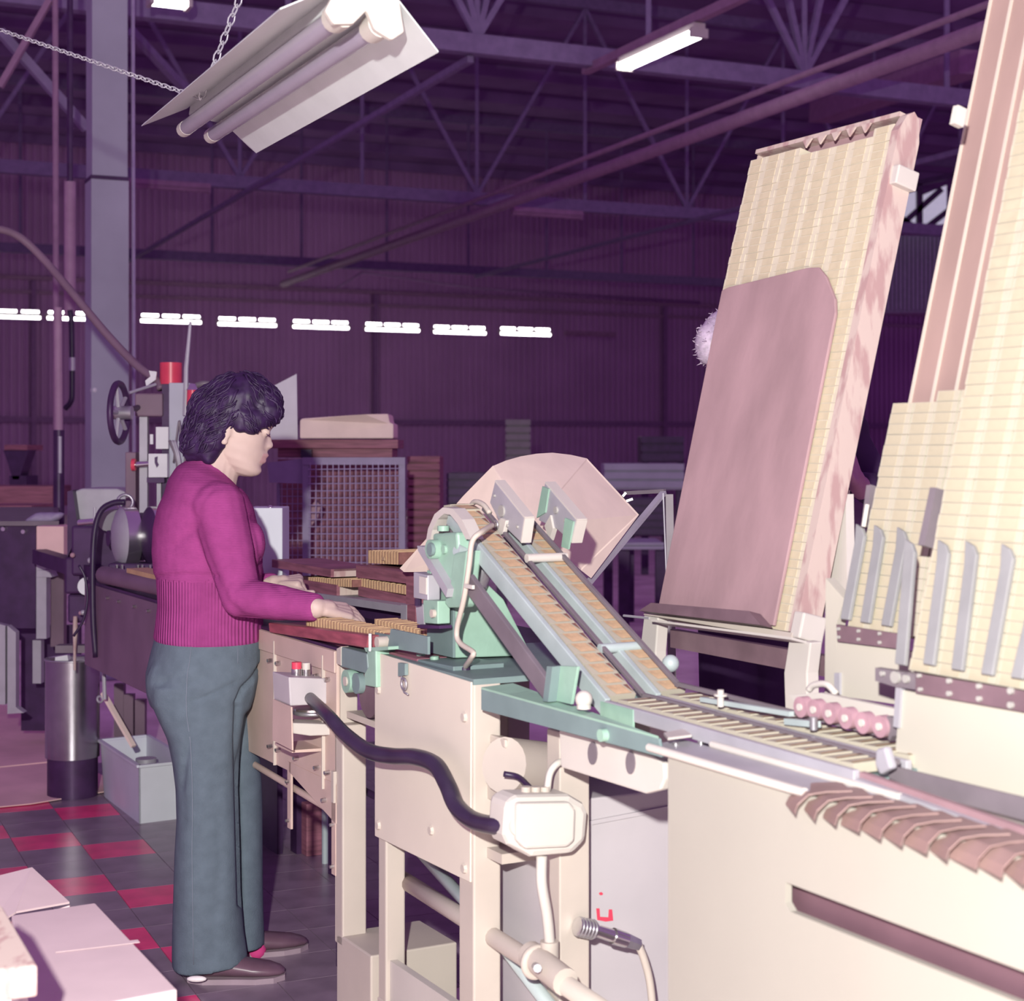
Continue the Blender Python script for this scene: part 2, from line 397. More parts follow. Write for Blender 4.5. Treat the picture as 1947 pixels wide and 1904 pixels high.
for i, (u, v, lit) in enumerate(((15, 602, 1), (150, 606, 1), (325, 611, 1), (470, 617, 1), (610, 622, 1), (746, 627, 1), (874, 632, 1), (999, 635, 1), (1122, 637, 0))):
    lit_lamp('wall_lamp', MB_(u, v, 31.0), BR, 1.2, ('lit' if lit else 'dark') + ' fluorescent lamp, %s from the left in the far row' % names[i], 'far row of fluorescent lamps', bool(lit))
c2 = (P(1330, 62, 12.3) + P(1185, 128, 13.4)) / 2
lit_lamp('ceiling_lamp', c2, BD, 1.22, 'glowing fluorescent batten under the roof, upper middle', 'lamps', True, True)
solo('lamp_trunking', MB().beam(c2 + BD * 1.3 + ZV * .12, c2 - BD * 3.6 + ZV * .12, .07, .07), 'pipe', 'thin trunking carrying the glowing batten lamp', 'trunking')
lit_lamp('ceiling_lamp', P(322, 4, 11), BR, .28, 'glowing lamp end at the top edge left of the chain', 'lamps', True, True)
lit_lamp('dark_lamp', MB_(322, 357, 19.4), BR, .98, 'unlit lamp batten right of the column', 'unlit battens', False)
lit_lamp('dark_lamp', MB_(1041, 409, 19.0), BR, .98, 'unlit lamp batten under the second truss', 'unlit battens', False)

# near hanging lamp, switched off
d = BD; n1 = P(690, 34, 2.92); f1 = P(384, 247, 4.18); ax = (f1 - n1).normalized(); sd = ax.cross(ZV).normalized(); up = sd.cross(ax); ro = math.radians(9); sd, up = sd * math.cos(ro) - up * math.sin(ro), up * math.cos(ro) + sd * math.sin(ro); ln = (f1 - n1).length
hl = thing('hanging_lamp', 'unlit twin tube fluorescent lamp with white reflector hanging by chains', 'lamp', (n1 + f1) / 2 - ZV * .04)
part('channel', MB().box((n1 + f1) / 2 + up * .055, ax * (ln / 2), sd * .040, up * .028), 'refl', hl, bevel=.004)
for q in (-1, 1):
    p0 = (n1 + f1) / 2 + ax * .02
    part('reflector_wing', MB().prism([p0 - ax * (ln / 2 + .04) + sd * q * .040 + up * .052, p0 + ax * (ln / 2 + .02) + sd * q * .040 + up * .052,
         p0 + ax * (ln / 2 + .03) + sd * q * .135 + up * -.005, p0 + ax * (ln / 2 - .01) + sd * q * .150 + up * -.025, p0 - ax * (ln / 2 + .02) + sd * q * .150 + up * -.025], up * .003), 'refl', hl)
    e0 = n1 + sd * q * .036; e1 = f1 + sd * q * .036
    part('tube', MB().cyl(e0 + ax * .05, e1 + ax * .04, .019, n=16), 'tubeoff', hl, smooth='auto')
    part('tube_cap', MB().cyl(e1 + ax * .01, e1 + ax * .055, .0195, n=16), 'white', hl, smooth='auto')
    part('tube_holder', MB().cyl(e0 - ax * .0, e0 + ax * .055, .026, n=16), 'white', hl, smooth='auto')
part('end_plate', MB().prism([n1 + sd * -.03 + up * .12, n1 + sd * .03 + up * .12, n1 + sd * .075 + up * -.01, n1 + sd * .055 + up * -.03, n1 + sd * .02 + up * -.02, n1 + sd * 0 + up * .01, n1 - sd * .02 + up * -.02, n1 - sd * .055 + up * -.03, n1 - sd * .075 + up * -.01], ax * -.02), 'white', hl, bevel=.004)
def chain(name, p0, p1, label, pitch=.024, r=.0085, rt=.0022):
    p0, p1 = V(p0), V(p1); L = (p1 - p0).length; k = int(L / pitch); dd = (p1 - p0).normalized(); e = dd.orthogonal().normalized(); g = dd.cross(e)
    m = MB()
    for i in range(k):
        c = p0 + dd * (pitch * (i + .5)); ax_ = e if i % 2 else g; b_ = dd.cross(ax_)
        pts = [c + dd * (pitch * .68 * math.cos(a)) + b_ * (r * math.sin(a)) for a in [2 * math.pi * j / 8 for j in range(9)]]
        m.tube(pts, rt, 5, False)
    return solo(name, m, 'alu', label, 'chain')
hook = P(382, 187, 3.88)
chain('chain', hook, P(460, -15, 3.9), 'short steel chain holding up the near lamp')
chain('chain', hook, P(-5, 55, 4.6), 'long steel chain slanting left from the near lamp past the column', .02, .0065, .0018)
# ------------------------------------------------------------------ work table where the woman stands
wt = thing('work_table', 'long work table with pinkish metal apron under the row of matchboxes', 'table', W(-.2, .2, 0))
part('apron', MB().mbox(-.78, .515, 0, .012, .575, .918), 'apron', wt, bevel=.002)
part('apron_flange', MB().mbox(-.78, .515, -.006, 0, .865, .918), 'apron', wt, bevel=.002)
part('apron_lip', MB().prism([W(.20, -.002, .60), W(.515, -.002, .60), W(.515, -.002, .505), W(.20, -.002, .575)], N * .01), 'apron', wt)
for s in (-.50, .10, .44): part('apron_seam', MB().mbox(s - .002, s + .002, -.008, 0, .575, .90), 'cream', wt)
bolts(wt, [W(s, 0, z) for s in (.07, .13, .26, .40, .47) for z in (.62, .845)] + [W(.45, 0, .55)], .006, N * -.014, 'bright')
part('bed_top', MB().mbox(-.78, .80, .004, .62, .905, .925), 'dark', wt)
part('pipe_leg', MB().cyl(FL(618, 1642), P(618, 1500, 5.515), .011, n=10), 'bluegrey', wt, smooth='auto')
wb_ = FL(607, 1618); solo('wooden_block', MB().box(wb_ + ZV * .09, A * .06, N * .07, ZV * .09), 'wood', 'square brown wooden block on the floor under the work table', 'block', bevel=.003)
part('lower_rail', MB().cyl(W(-.9, .02, .56), W(.55, .02, .515), .009, n=10), 'apron', wt, smooth='auto')
part('lower_rail', MB().cyl(W(-.9, .10, .60), W(.55, .10, .56), .009, n=10), 'dark', wt, smooth='auto')
for s, z0 in ((.20, .43), (.50, .38)):
    part('rail_hanger', MB().mbox(s - .012, s + .012, -.002, .004, z0, .60), 'apron', wt)
    bolts(wt, [W(s, -.002, z0 + .02), W(s, -.002, z0 + .12)], .005, N * -.01, 'bright')
# left, darker half of the line
fb = thing('feed_bed', 'feed bed of the machine line left of the woman, shade painted in as dark plum', 'machine', W(-1.4, .2, 0))
part('side_panel', MB().mbox(-1.95, -.80, 0, .012, .60, .905), 'purple', fb, bevel=.002)  # continues the table apron; its shade is put into the plum colour
part('dark_fill', MB().mbox(-1.95, -1.20, .48, .50, 0, .89), 'dark', fb)  # added dark sheet standing in for the gloom under the feed bed
part('bed_plate', MB().mbox(-1.95, -.80, .004, .60, .895, .915), 'dark', fb)
part('edge_roller', MB().cyl(W(-1.70, .01, .95), W(-.85, .01, .965), .032, n=16), 'purple', fb, smooth='auto')
part('tan_strip', MB().mbox(-1.32, -.82, -.012, .06, .984, .999), 'brass', fb)
for s in (-1.85, -1.2, -.85): part('leg', MB().mbox(s - .03, s + .03, .54, .60, 0, .90), 'dark', fb)
part('cross_tube', MB().cyl(W(-1.9, .57, .3), W(-.8, .57, .3), .02, n=10), 'dark', fb, smooth='auto')
bolts(fb, [W(s, 0, .875) for s in (-1.6, -1.45, -1.25, -1.08)], .006, N * -.012, 'bright')

solo('wooden_rail', MB().prism([MT(510, 1184, -.012), MT(700, 1209, -.012), MT(697, 1233, -.012), MT(512, 1203, -.012)], N * .03), 'redwood',
     'red brown wooden rail along the front edge of the work table', 'rail', bevel=.003)
solo('rail_end_stop', MB().cyl(MT(716, 1222, -.01), MT(716, 1222, -.01) + N * .03, .013, n=18), 'cream', 'round cream end stop beside the wooden rail', 'stop', smooth='auto')
solo('rail_clip', MB().beam(MT(704, 1205, -.014), MT(704, 1238, -.014), .006, .012), 'steel', 'thin steel clip between wooden rail and end stop', 'clip')

# first leg of the stand
lg = thing('conveyor_leg', 'cream square leg with wide foot box left of the panelled stand', 'leg stand', W(.6, .05, 0))
part('upright', MB().mbox(.502, .552, 0, .062, .22, .745), 'cream', lg, bevel=.004)
part('upright', MB().mbox(.47, .515, .005, .055, .70, .905), 'cream', lg, bevel=.003)
part('foot_box', MB().mbox(.515, .72, .0, .22, 0, .245), 'cream', lg, bevel=.004)
part('foot_pad', MB().mbox(.50, .53, .005, .05, .16, .222), 'black', lg)
part('hinge', MB().mbox(.500, .515, -.008, .0, .555, .63), 'cream', lg)

# switch box and its bracket on the apron
sb = thing('switch_box', 'grey switch box with red and white push buttons on table apron', 'switch box', ST and W(.40, -.05, .78))
part('housing', MB().prism([ME(549, 1288, .45), ME(622, 1291, .45), ME(622, 1339, .45), ME(552, 1343, .45)], A * -.115), 'cabg', sb, bevel=.003)
def btn(u, v, m, r, lab):
    p = ME(u, v, .40); part('button_collar', MB().cyl(p, p + ZV * .022, r, n=14), 'bright', sb, smooth='auto')
    part('push_button', MB().cyl(p + ZV * .022, p + ZV * .038, r * .95, n=14), m, sb, smooth='auto', label=lab)
btn(564, 1289, 'red', .013, 'red push button'); btn(582, 1290, 'white', .011, 'white push button')
bk = thing('switch_bracket', 'folded sheet bracket with round dial below the grey switch box', 'bracket', W(.38, -.05, .62))
part('side_plate', MB().prism([MT(519, 1330, -.10), MT(553, 1345, -.10), MT(555, 1427, -.10), MT(518, 1408, -.10)], N * .004), 'apron', bk)
part('bottom_plate', MB().prism([ME(555, 1427, .42), ME(632, 1422, .42), ME(632, 1428, .42), ME(555, 1432, .42)], A * -.12), 'apron', bk)
part('dial', MB().cyl(ME(594, 1357, .40), ME(594, 1357, .40) + ZV * .014, .045, n=24), 'bright', bk, smooth='auto')
part('dial_rim', MB().ring(ME(594, 1354, .40), ZV, .045, .005), 'steel', bk, smooth=True)
part('arm_plate', MB().prism([ME(555, 1375, .47), ME(640, 1378, .47), ME(640, 1398, .47), ME(590, 1400, .47), ME(555, 1395, .47)], A * -.07), 'white', bk, bevel=.003)

# ------------------------------------------------------------------ panelled stand
st = thing('panelled_stand', 'cream panelled stand carrying the green elevator head', 'machine stand', W(1.0, .15, 0))
part('side_panel', MB().prism([W(.752, -.004, .942), W(1.232, -.004, .934), W(1.228, -.004, .532), W(.752, -.004, .526)], N * .004), 'cream_panel', st, bevel=.001)
part('post', MB().mbox(1.17, 1.236, 0, .062, 0, .932), 'cream', st, bevel=.004)
part('post', MB().mbox(.758, .80, .002, .05, 0, .80), 'cream', st, bevel=.004)
part('post', MB().mbox(1.17, 1.236, .42, .482, 0, .92), 'cream', st, bevel=.004)
part('post', MB().mbox(.758, .82, .30, .36, 0, .90), 'cream', st, bevel=.004)
part('base_panel', MB().mbox(.80, 1.17, .012, .030, 0, .255), 'white', st)
part('base_flange', MB().mbox(.76, 1.24, -.002, .10, .0, .165), 'cream', st, bevel=.003)
part('deck', MB().mbox(.752, 1.236, 0, .48, .928, .940), 'slate', st)
part('back_sheet', MB().mbox(.82, 1.0, .30, .31, .15, .55), 'cream', st)
bolts(st, [W(s, -.004, z) for s in (.775, 1.205) for z in (.555, .86)] + [W(1.05, -.004, .60)], .011, N * -.006, 'cream')
hk = thing('panel_latch', 'small green latch with keyring hanging on the cream side panel', 'latch', MT(770, 1290, -.006))
part('latch_plate', MB().prism([MT(763, 1260, -.006), MT(776, 1262, -.006), MT(776, 1284, -.006), MT(763, 1286, -.006)], N * -.008), 'slate', hk)
part('ring', MB().ring(MT(768, 1301, -.012), N, .012, .003, 18, 6), 'steel', hk, smooth=True)
part('hook', MB().tube([MT(764, 1284, -.012), MT(763, 1300, -.012), MT(768, 1316, -.012), MT(776, 1321, -.012)], .0022, 6), 'steel', hk, smooth=True)
solo('conduit', MB().tube([W(.80, .08, .50), W(1.18, .08, .40), W(1.55, .06, .30)], .014, 10), 'bluegrey', 'blue grey conduit running low behind the cream stand', 'conduit', smooth=True)
solo('conduit', MB().tube([MT(765, 1672, .06), MT(880, 1745, .06), MT(1000, 1822, .03), MT(1180, 1945, .03)], .019, 12), 'cream', 'thick cream conduit sloping along the foot of the stand', 'conduit', smooth=True)

# the green deck, beam and bracket
gb = thing('green_beam', 'long green channel beam reaching from the stand to the cream cabinet', 'beam', W(1.6, .0, .87))
part('web', MB().prism([MT(915, 1311, -.004), MT(1252, 1405, -.004), MT(1258, 1440, -.004), MT(915, 1350, -.004)], N * .005), 'slate', gb)
part('top_flange', MB().prism([MT(915, 1311, -.004), MT(1252, 1405, -.004), MT(1252, 1405, .055), MT(975, 1303, .055)], ZV * .004), 'green', gb)
part('bolt_head', MB().cyl(*CN(1152, 1398, -.004, -.016), .011, n=12), 'green', gb, smooth='auto')
part('rear_beam', MB().mbox(1.24, 1.95, .26, .30, .87, .915), 'slate', gb)
br = thing('green_bracket', 'upright green angle bracket standing on the green beam', 'bracket', W(1.5, .02, .93))
part('plate', MB().prism([MT(1056, 1266, .03), MT(1098, 1268, .03), MT(1086, 1340, .03), MT(1050, 1332, .03)], N * .006), 'green', br, bevel=.001)
part('lip', MB().prism([MT(1056, 1266, .03), MT(1066, 1267, .03), MT(1058, 1334, .03), MT(1048, 1332, .03)], N * -.018), 'slate', br)
solo('ball_stud', MB().sph(MT(1110, 1330, .02), .016).cyl(MT(1110, 1348, .02), MT(1110, 1330, .02), .013, n=12), 'white', 'white ball stud on the green beam', 'stud', smooth='auto')

# ------------------------------------------------------------------ green elevator head
gh = thing('elevator_head', 'green cast machine head at the top of the matchbox elevators', 'machine head', W(.95, .15, .94))
part('body', MB().prism([ME(861, 1252, .98), ME(1012, 1247, .98), ME(958, 1140, .98), ME(895, 1080, .98), ME(861, 1150, .98)], A * -.12), 'green', gh, bevel=.003)
part('side_plate', MB().prism([MT(812, 1150, .078), MT(861, 1158, .078), MT(861, 1251, .078), MT(812, 1240, .078)], N * .006), 'slate', gh)
part('foot_flange', MB().prism([MT(783, 1252, .02), MT(862, 1268, .02), MT(862, 1282, .02), MT(783, 1264, .02)], N * .12), 'slate', gh, bevel=.002)
for u, v in ((800, 1247), (826, 1252)): part('foot_bolt', MB().cyl(MT(u, v + 6, .05), MT(u, v - 4, .05), .010, n=10), 'green', gh, smooth='auto')
part('arm', MB().prism([MT(869, 1051, .045), MT(888, 1047, .045), MT(877, 1149, .045), MT(873, 1156, .045), MT(852, 1156, .045), MT(844, 1147, .045), MT(856, 1110, .045), MT(862, 1053, .045)], N * .035), 'green', gh, bevel=.004)
part('gear_case', MB().prism([MT(822, 1015, .05), MT(868, 1012, .05), MT(872, 1060, .05), MT(858, 1112, .05), MT(838, 1090, .05), MT(822, 1052, .05)], N * .06), 'green', gh, bevel=.006)
part('motor', MB().cyl(MT(816, 1045, .03), MT(816, 1045, .03) + N * .07, .021, n=18), 'green', gh, smooth='auto')
part('motor_cap', MB().cyl(*CN(816, 1045, .022, .03), .014, n=16), 'slate', gh, smooth='auto')
part('bolt_head', MB().cyl(*CN(842, 1045, .044, .05), .010, n=10), 'green', gh, smooth='auto')
part('bolt_head', MB().cyl(MT(843, 1010, .06), MT(843, 1000, .06), .013, n=10), 'green', gh, smooth='auto')
part('drum', MB().cyl(*CN(862, 1022, .094, .15), .055, n=28), 'alu', gh, smooth='auto')
ar = [(810, 1028), (814, 1005), (826, 978), (842, 965), (860, 967), (878, 988), (896, 1026)]
inn = [(818, 1028), (822, 1008), (832, 988), (844, 977), (856, 979), (870, 996), (886, 1026)]
m = MB()
for (a0, a1, b0, b1) in zip(ar, ar[1:], inn, inn[1:]): m.prism([MT(*a0, .06), MT(*a1, .06), MT(*b1, .06), MT(*b0, .06)], N * .03)
part('arch_rim', m, 'white', gh)
part('arch_plate', MB().prism([MT(*q, .088) for q in ar], N * .004), 'rail', gh)
part('belt_guard', MB().prism([MT(793, 1038, .03), MT(803, 1040, .03), MT(851, 1120, .03), MT(848, 1136, .03), MT(795, 1048, .03)], N * .02), 'alu', gh)
part('roller_can', MB().cyl(ME(918, 1070, 1.0), ME(900, 1110, 1.0), .030, n=18), 'steel', gh, smooth='auto')
part('idler_shaft', MB().cyl(MT(868, 1045, .05), MT(905, 1058, .10), .013, n=12), 'bluegrey', gh, smooth='auto')
part('sensor_stem', MB().prism([MT(812, 1085, .05), MT(818, 1085, .05), MT(820, 1140, .05), MT(813, 1140, .05)], N * .02), 'green', gh)
sn = thing('sensor_unit', 'steel sensor box with glass window beside the green machine head', 'sensor', MT(798, 1140, .03))
part('housing', MB().prism([MT(786, 1088, .03), MT(813, 1094, .03), MT(813, 1142, .03), MT(786, 1137, .03)], N * .03), 'alu', sn, bevel=.002)
part('window', MB().prism([MT(797, 1096, .027), MT(810, 1099, .027), MT(810, 1131, .027), MT(797, 1128, .027)], N * .004), 'white', sn)
part('cable_gland', MB().cyl(MT(795, 1138, .04), MT(795, 1152, .04), .008, n=8), 'black', sn, smooth='auto')
sw = thing('limit_switch', 'small green switch box with white button under the sensor', 'switch', MT(818, 1187, .03))
part('housing', MB().prism([MT(804, 1141, .03), MT(832, 1143, .03), MT(832, 1187, .03), MT(806, 1185, .03)], N * .03), 'green', sw, bevel=.002)
part('button', MB().cyl(*CN(820, 1167, .022, .03), .009, n=12), 'cream', sw, smooth='auto')
part('bracket', MB().prism([MT(790, 1148, .05), MT(804, 1150, .05), MT(806, 1190, .05), MT(793, 1186, .05)], N * .02), 'alu', sw)
part('base', MB().prism([MT(793, 1188, .03), MT(835, 1190, .03), MT(835, 1196, .03), MT(793, 1195, .03)], N * .03), 'dark', sw)
solo('guard_plate', MB().prism([MT(743, 1196, .01), MT(813, 1211, .01), MT(813, 1245, .01), MT(737, 1232, .01)], N * .006), 'slate', 'slate guard plate in front of the matchbox outlet', 'plate')
solo('guard_plate', MB().prism([MT(712, 1203, .015), MT(740, 1208, .015), MT(737, 1232, .015), MT(722, 1228, .015)], N * .006), 'slate', 'small slate plate beside the round end stop', 'plate')
solo('flat_strut', MB().beam(MT(893, 1108, .04), MT(1046, 1318, .02), .012, .040, N), 'rail', 'dark grey flat strut slanting down across the green head', 'strut', bevel=.002)
solo('signal_cable', MB().tube(curve_pts([MT(938, 998, .11), MT(915, 1012, .05), MT(898, 1030, .03), MT(892, 1075, .025), MT(882, 1140, .025), MT(869, 1195, .03), MT(873, 1221, .03), MT(899, 1240, .03), MT(897, 1250, .03), MT(884, 1270, .05)]), .0058, 8), 'cream', 'pinkish white cable looping down the green head', 'cable', smooth=True)
solo('grommet', MB().cyl(MT(884, 1268, .05), MT(884, 1275, .05), .012, n=12), 'black', 'black cable grommet on the deck', 'grommet')
solo('cable_tie', MB().beam(MT(885, 1114, .02), MT(900, 1117, .02), .006, .008), 'white', 'white cable tie on the signal cable', 'tie')
for i, (u, v, uu, vv) in enumerate(((905, 1283, 938, 1281), (900, 1292, 926, 1290), (990, 1321, 1026, 1323))):
    solo('chalk_stick', MB().beam(MT(u, v, .1), MT(uu, vv, .1), .01, .006), 'white', ('upper', 'lower', 'right hand')[i] + ' white stick lying on the green deck', 'stick', 'white sticks on the deck')

# brackets left of the panel
lb = thing('roller_bracket', 'slate and green roller bracket left of the cream panel', 'bracket', MT(680, 1320, 0))
part('block', MB().prism([MT(647, 1230, -.01), MT(697, 1243, -.01), MT(700, 1283, -.01), MT(647, 1268, -.01)], N * .05), 'slate', lb, bevel=.003)
part('end_cover', MB().prism([MT(640, 1234, -.012), MT(648, 1230, -.012), MT(648, 1266, -.012), MT(640, 1262, -.012)], N * .02), 'cream', lb)
part('side_arm', MB().prism([MT(697, 1233, -.015), MT(714, 1236, -.015), MT(715, 1308, -.015), MT(694, 1304, -.015), MT(692, 1282, -.015), MT(700, 1268, -.015)], N * .05), 'green', lb, bevel=.003)
part('arm_top', MB().prism([MT(692, 1232, -.015), MT(738, 1230, -.015), MT(738, 1236, -.015), MT(696, 1240, -.015)], N * .05), 'green', lb)
part('roller', MB().cyl(*CN(657, 1296, -.02, .03), .027, n=20), 'green', lb, smooth='auto')
part('roller', MB().cyl(*CN(676, 1300, -.015, .03), .024, n=20), 'slate', lb, smooth='auto')
part('roller_cap', MB().cyl(*CN(655, 1296, -.024, -.02), .011, n=14), 'cream', lb, smooth='auto')
part('belt_pulley', MB().cyl(*CN(700, 1322, .0, .05), .052, n=28), 'bracket', lb, smooth='auto')
part('shelf', MB().mbox(.53, .75, .02, .3, .76, .775), 'cream', lb)

# ------------------------------------------------------------------ junction box, plug and other low fittings
hp = [ME(590, 1328, .47), MT(625, 1362, -.09), MT(655, 1395, -.085), MT(700, 1428, -.08), MT(745, 1438, -.065), MT(790, 1440, -.06), MT(828, 1455, -.055), MT(850, 1492, -.055), MT(868, 1533, -.055), MT(900, 1560, -.055), MT(940, 1570, -.06), ME(968, 1570, 1.48)]
hz = curve_pts(hp, 8); rr = [.014 + .0035 * min(1, i / 30) for i in range(len(hz))]
solo('flexible_hose', MB().tube(hz, rr, 14), 'hose', 'thick black flexible hose from the switch box to the white junction box', 'hose', smooth=True)
jb = thing('junction_box', 'white cast junction box on the cream post with black hose entering', 'junction box', ME(1040, 1640, 1.5))
jm = MB().prism([ME(u, v, 1.50) for u, v in ((965, 1525), (985, 1514), (1085, 1512), (1112, 1528), (1120, 1545), (1116, 1600), (1090, 1625), (1012, 1632), (995, 1622), (968, 1608), (960, 1590))], A * -.075)
part('housing', jm, 'white', jb, bevel=.012)
part('cover', MB().prism([ME(u, v, 1.515) for u, v in ((985, 1528), (1085, 1526), (1096, 1540), (1094, 1600), (1080, 1612), (1000, 1616), (984, 1600))], A * -.02), 'white', jb, bevel=.006)
part('hose_nut', MB().cyl(ME(958, 1570, 1.46), ME(985, 1570, 1.50), .019, n=14), 'white', jb, smooth='auto')
for u in (1000, 1018, 1036): part('cable_gland', MB().cyl(ME(u, 1518, 1.46), ME(u, 1496, 1.46), .010, n=10), 'cream', jb, smooth='auto')
solo('drop_conduit', MB().tube(curve_pts([ME(1030, 1628, 1.48), ME(1030, 1680, 1.48), ME(1040, 1740, 1.47), ME(1045, 1795, 1.46), ME(1045, 1850, 1.46)]), .0105, 10), 'white', 'white pipe dropping from the junction box to the tee fitting', 'conduit', smooth=True)
te = thing('tee_fitting', 'cream pipe tee fitting on the sloping conduit', 'pipe fitting', ME(1040, 1880, 1.47))
part('collar', MB().cyl(ME(1045, 1790, 1.46), ME(1045, 1850, 1.46), .018, n=14), 'cream', te, smooth='auto')
part('tee_body', MB().cyl(ME(1008, 1815, 1.42), ME(1075, 1868, 1.56), .026, n=14), 'cream', te, smooth='auto')
part('clamp', MB().ring(ME(1020, 1830, 1.45), A, .026, .008), 'cream', te, smooth=True)
part('bolt', MB().cyl(ME(1018, 1838, 1.5), ME(1022, 1842, 1.53), .008, n=8), 'steel', te, smooth='auto')
ps = thing('bracket_post', 'cream post with slotted bracket plate under the green beam', 'post', W(1.45, .05, 0))
part('upright', MB().prism([ME(1064, 1392, 1.44), ME(1121, 1392, 1.44), ME(1121, 2260, 1.44), ME(1064, 2260, 1.44)], A * -.05), 'cream', ps, bevel=.003)
part('slotted_plate', MB().prism([MT(u, v, .035) for u, v in ((1062, 1385), (1240, 1437), (1262, 1452), (1264, 1482), (1255, 1503), (1226, 1510), (1066, 1460))], N * .02), 'white', ps, bevel=.004)
for u, v in ((1126, 1430), (1198, 1448)):
    q = [MT(u + 9 * math.cos(a) * (1.0), v + 3 + 22 * math.sin(a), .033) for a in [math.pi * 2 * i / 14 for i in range(14)]]
    part('slot', MB().prism(q, N * .003), 'rail', ps)
mo = thing('drive_motor', 'pale drive motor tucked behind the cream post above the junction box', 'motor', W(1.3, .25, .62))
part('motor_body', MB().cyl(ME(958, 1455, 1.3), ME(1030, 1462, 1.25), .055, n=20), 'cream', mo, smooth='auto')
part('terminal_box', MB().prism([ME(960, 1406, 1.3), ME(990, 1410, 1.3), ME(990, 1428, 1.3), ME(960, 1424, 1.3)], A * -.08), 'cream', mo, bevel=.004)
part('fan_cover', MB().cyl(ME(1030, 1462, 1.25), ME(1052, 1466, 1.23), .046, n=20), 'white', mo, smooth='auto')
part('motor_foot', MB().prism([ME(955, 1500, 1.3), ME(1050, 1500, 1.3), ME(1050, 1530, 1.3), ME(955, 1530, 1.3)], A * -.12), 'cream', mo)
part('motor_bracket', MB().mbox(1.18, 1.30, .03, .25, .58, .60), 'cream', mo)
solo('motor_cable', MB().tube(curve_pts([ME(958, 1472, 1.34), ME(985, 1478, 1.36), ME(1003, 1494, 1.4), ME(1018, 1510, 1.44)]), .006, 8), 'black', 'thin black cable between motor and junction box', 'cable', smooth=True)
solo('bent_conduit', MB().tube(curve_pts([ME(1040, 1505, 1.46), ME(1046, 1470, 1.46), ME(1060, 1452, 1.46), ME(1075, 1448, 1.45)]), .007, 8), 'white', 'short bent white conduit above the junction box', 'conduit', smooth=True)
gc = thing('grey_cabinet', 'pale grey floor cabinet standing below the green beam', 'cabinet', W(1.35, .3, 0))
part('body', MB().mbox(1.06, 1.36, .12, .56, .0, .705), 'cabg', gc, bevel=.004)
part('top', MB().prism([ME(1120, 1562, 1.365), ME(1290, 1530, 1.365), ME(1290, 1538, 1.365), ME(1120, 1570, 1.365)], A * -.31), 'cabg', gc)
rm = thing('red_mark', 'pink U shaped mark with dot painted on the pale grey cabinet', 'mark', ME(1150, 1755, 1.3615))
s_ = 1.3615
part('stroke', MB().prism([ME(u, v, s_) for u, v in ((1134, 1728), (1140, 1728), (1141, 1744), (1157, 1745), (1158, 1730), (1164, 1730), (1166, 1751), (1152, 1753), (1136, 1750))], A * -.001), 'red', rm)
part('dot', MB().prism([ME(1143 + 4 * math.cos(i), 1700 + 3 * math.sin(i), s_) for i in (0, 1, 2, 3, 4, 5)], A * -.001), 'red', rm)
pg = thing('cable_plug', 'ribbed steel cable plug in front of the pale grey cabinet', 'plug', ME(1150, 1800, 1.47))
pp = [ME(1097, 1762, 1.46), ME(1130, 1769, 1.46), ME(1165, 1780, 1.46), ME(1190, 1788, 1.46), ME(1214, 1797, 1.46)]
part('shell', MB().tube([pp[0], pp[1]], [.018, .017], 16), 'bright', pg, smooth='auto')
for i in range(5): part('grip_ring', MB().ring(pp[0].lerp(pp[1], .12 + i * .19), pp[1] - pp[0], .0175, .0022, 18, 6), 'steel', pg, smooth=True)
part('sleeve', MB().tube([pp[1], pp[2]], [.012, .013], 14), 'bright', pg, smooth='auto')
part('collar', MB().tube([pp[2], pp[3]], [.016, .015], 14), 'bright', pg, smooth='auto')
part('nut', MB().tube([pp[3], pp[4]], [.015, .012], 6), 'steel', pg)
solo('plug_cable', MB().tube(curve_pts([pp[4], ME(1225, 1825, 1.46), ME(1236, 1870, 1.46), ME(1242, 1940, 1.46), ME(1248, 2100, 1.44), W(1.42, .32, .01)]), .008, 10), 'cream', 'pale cable hanging down from the steel plug', 'cable', smooth=True)
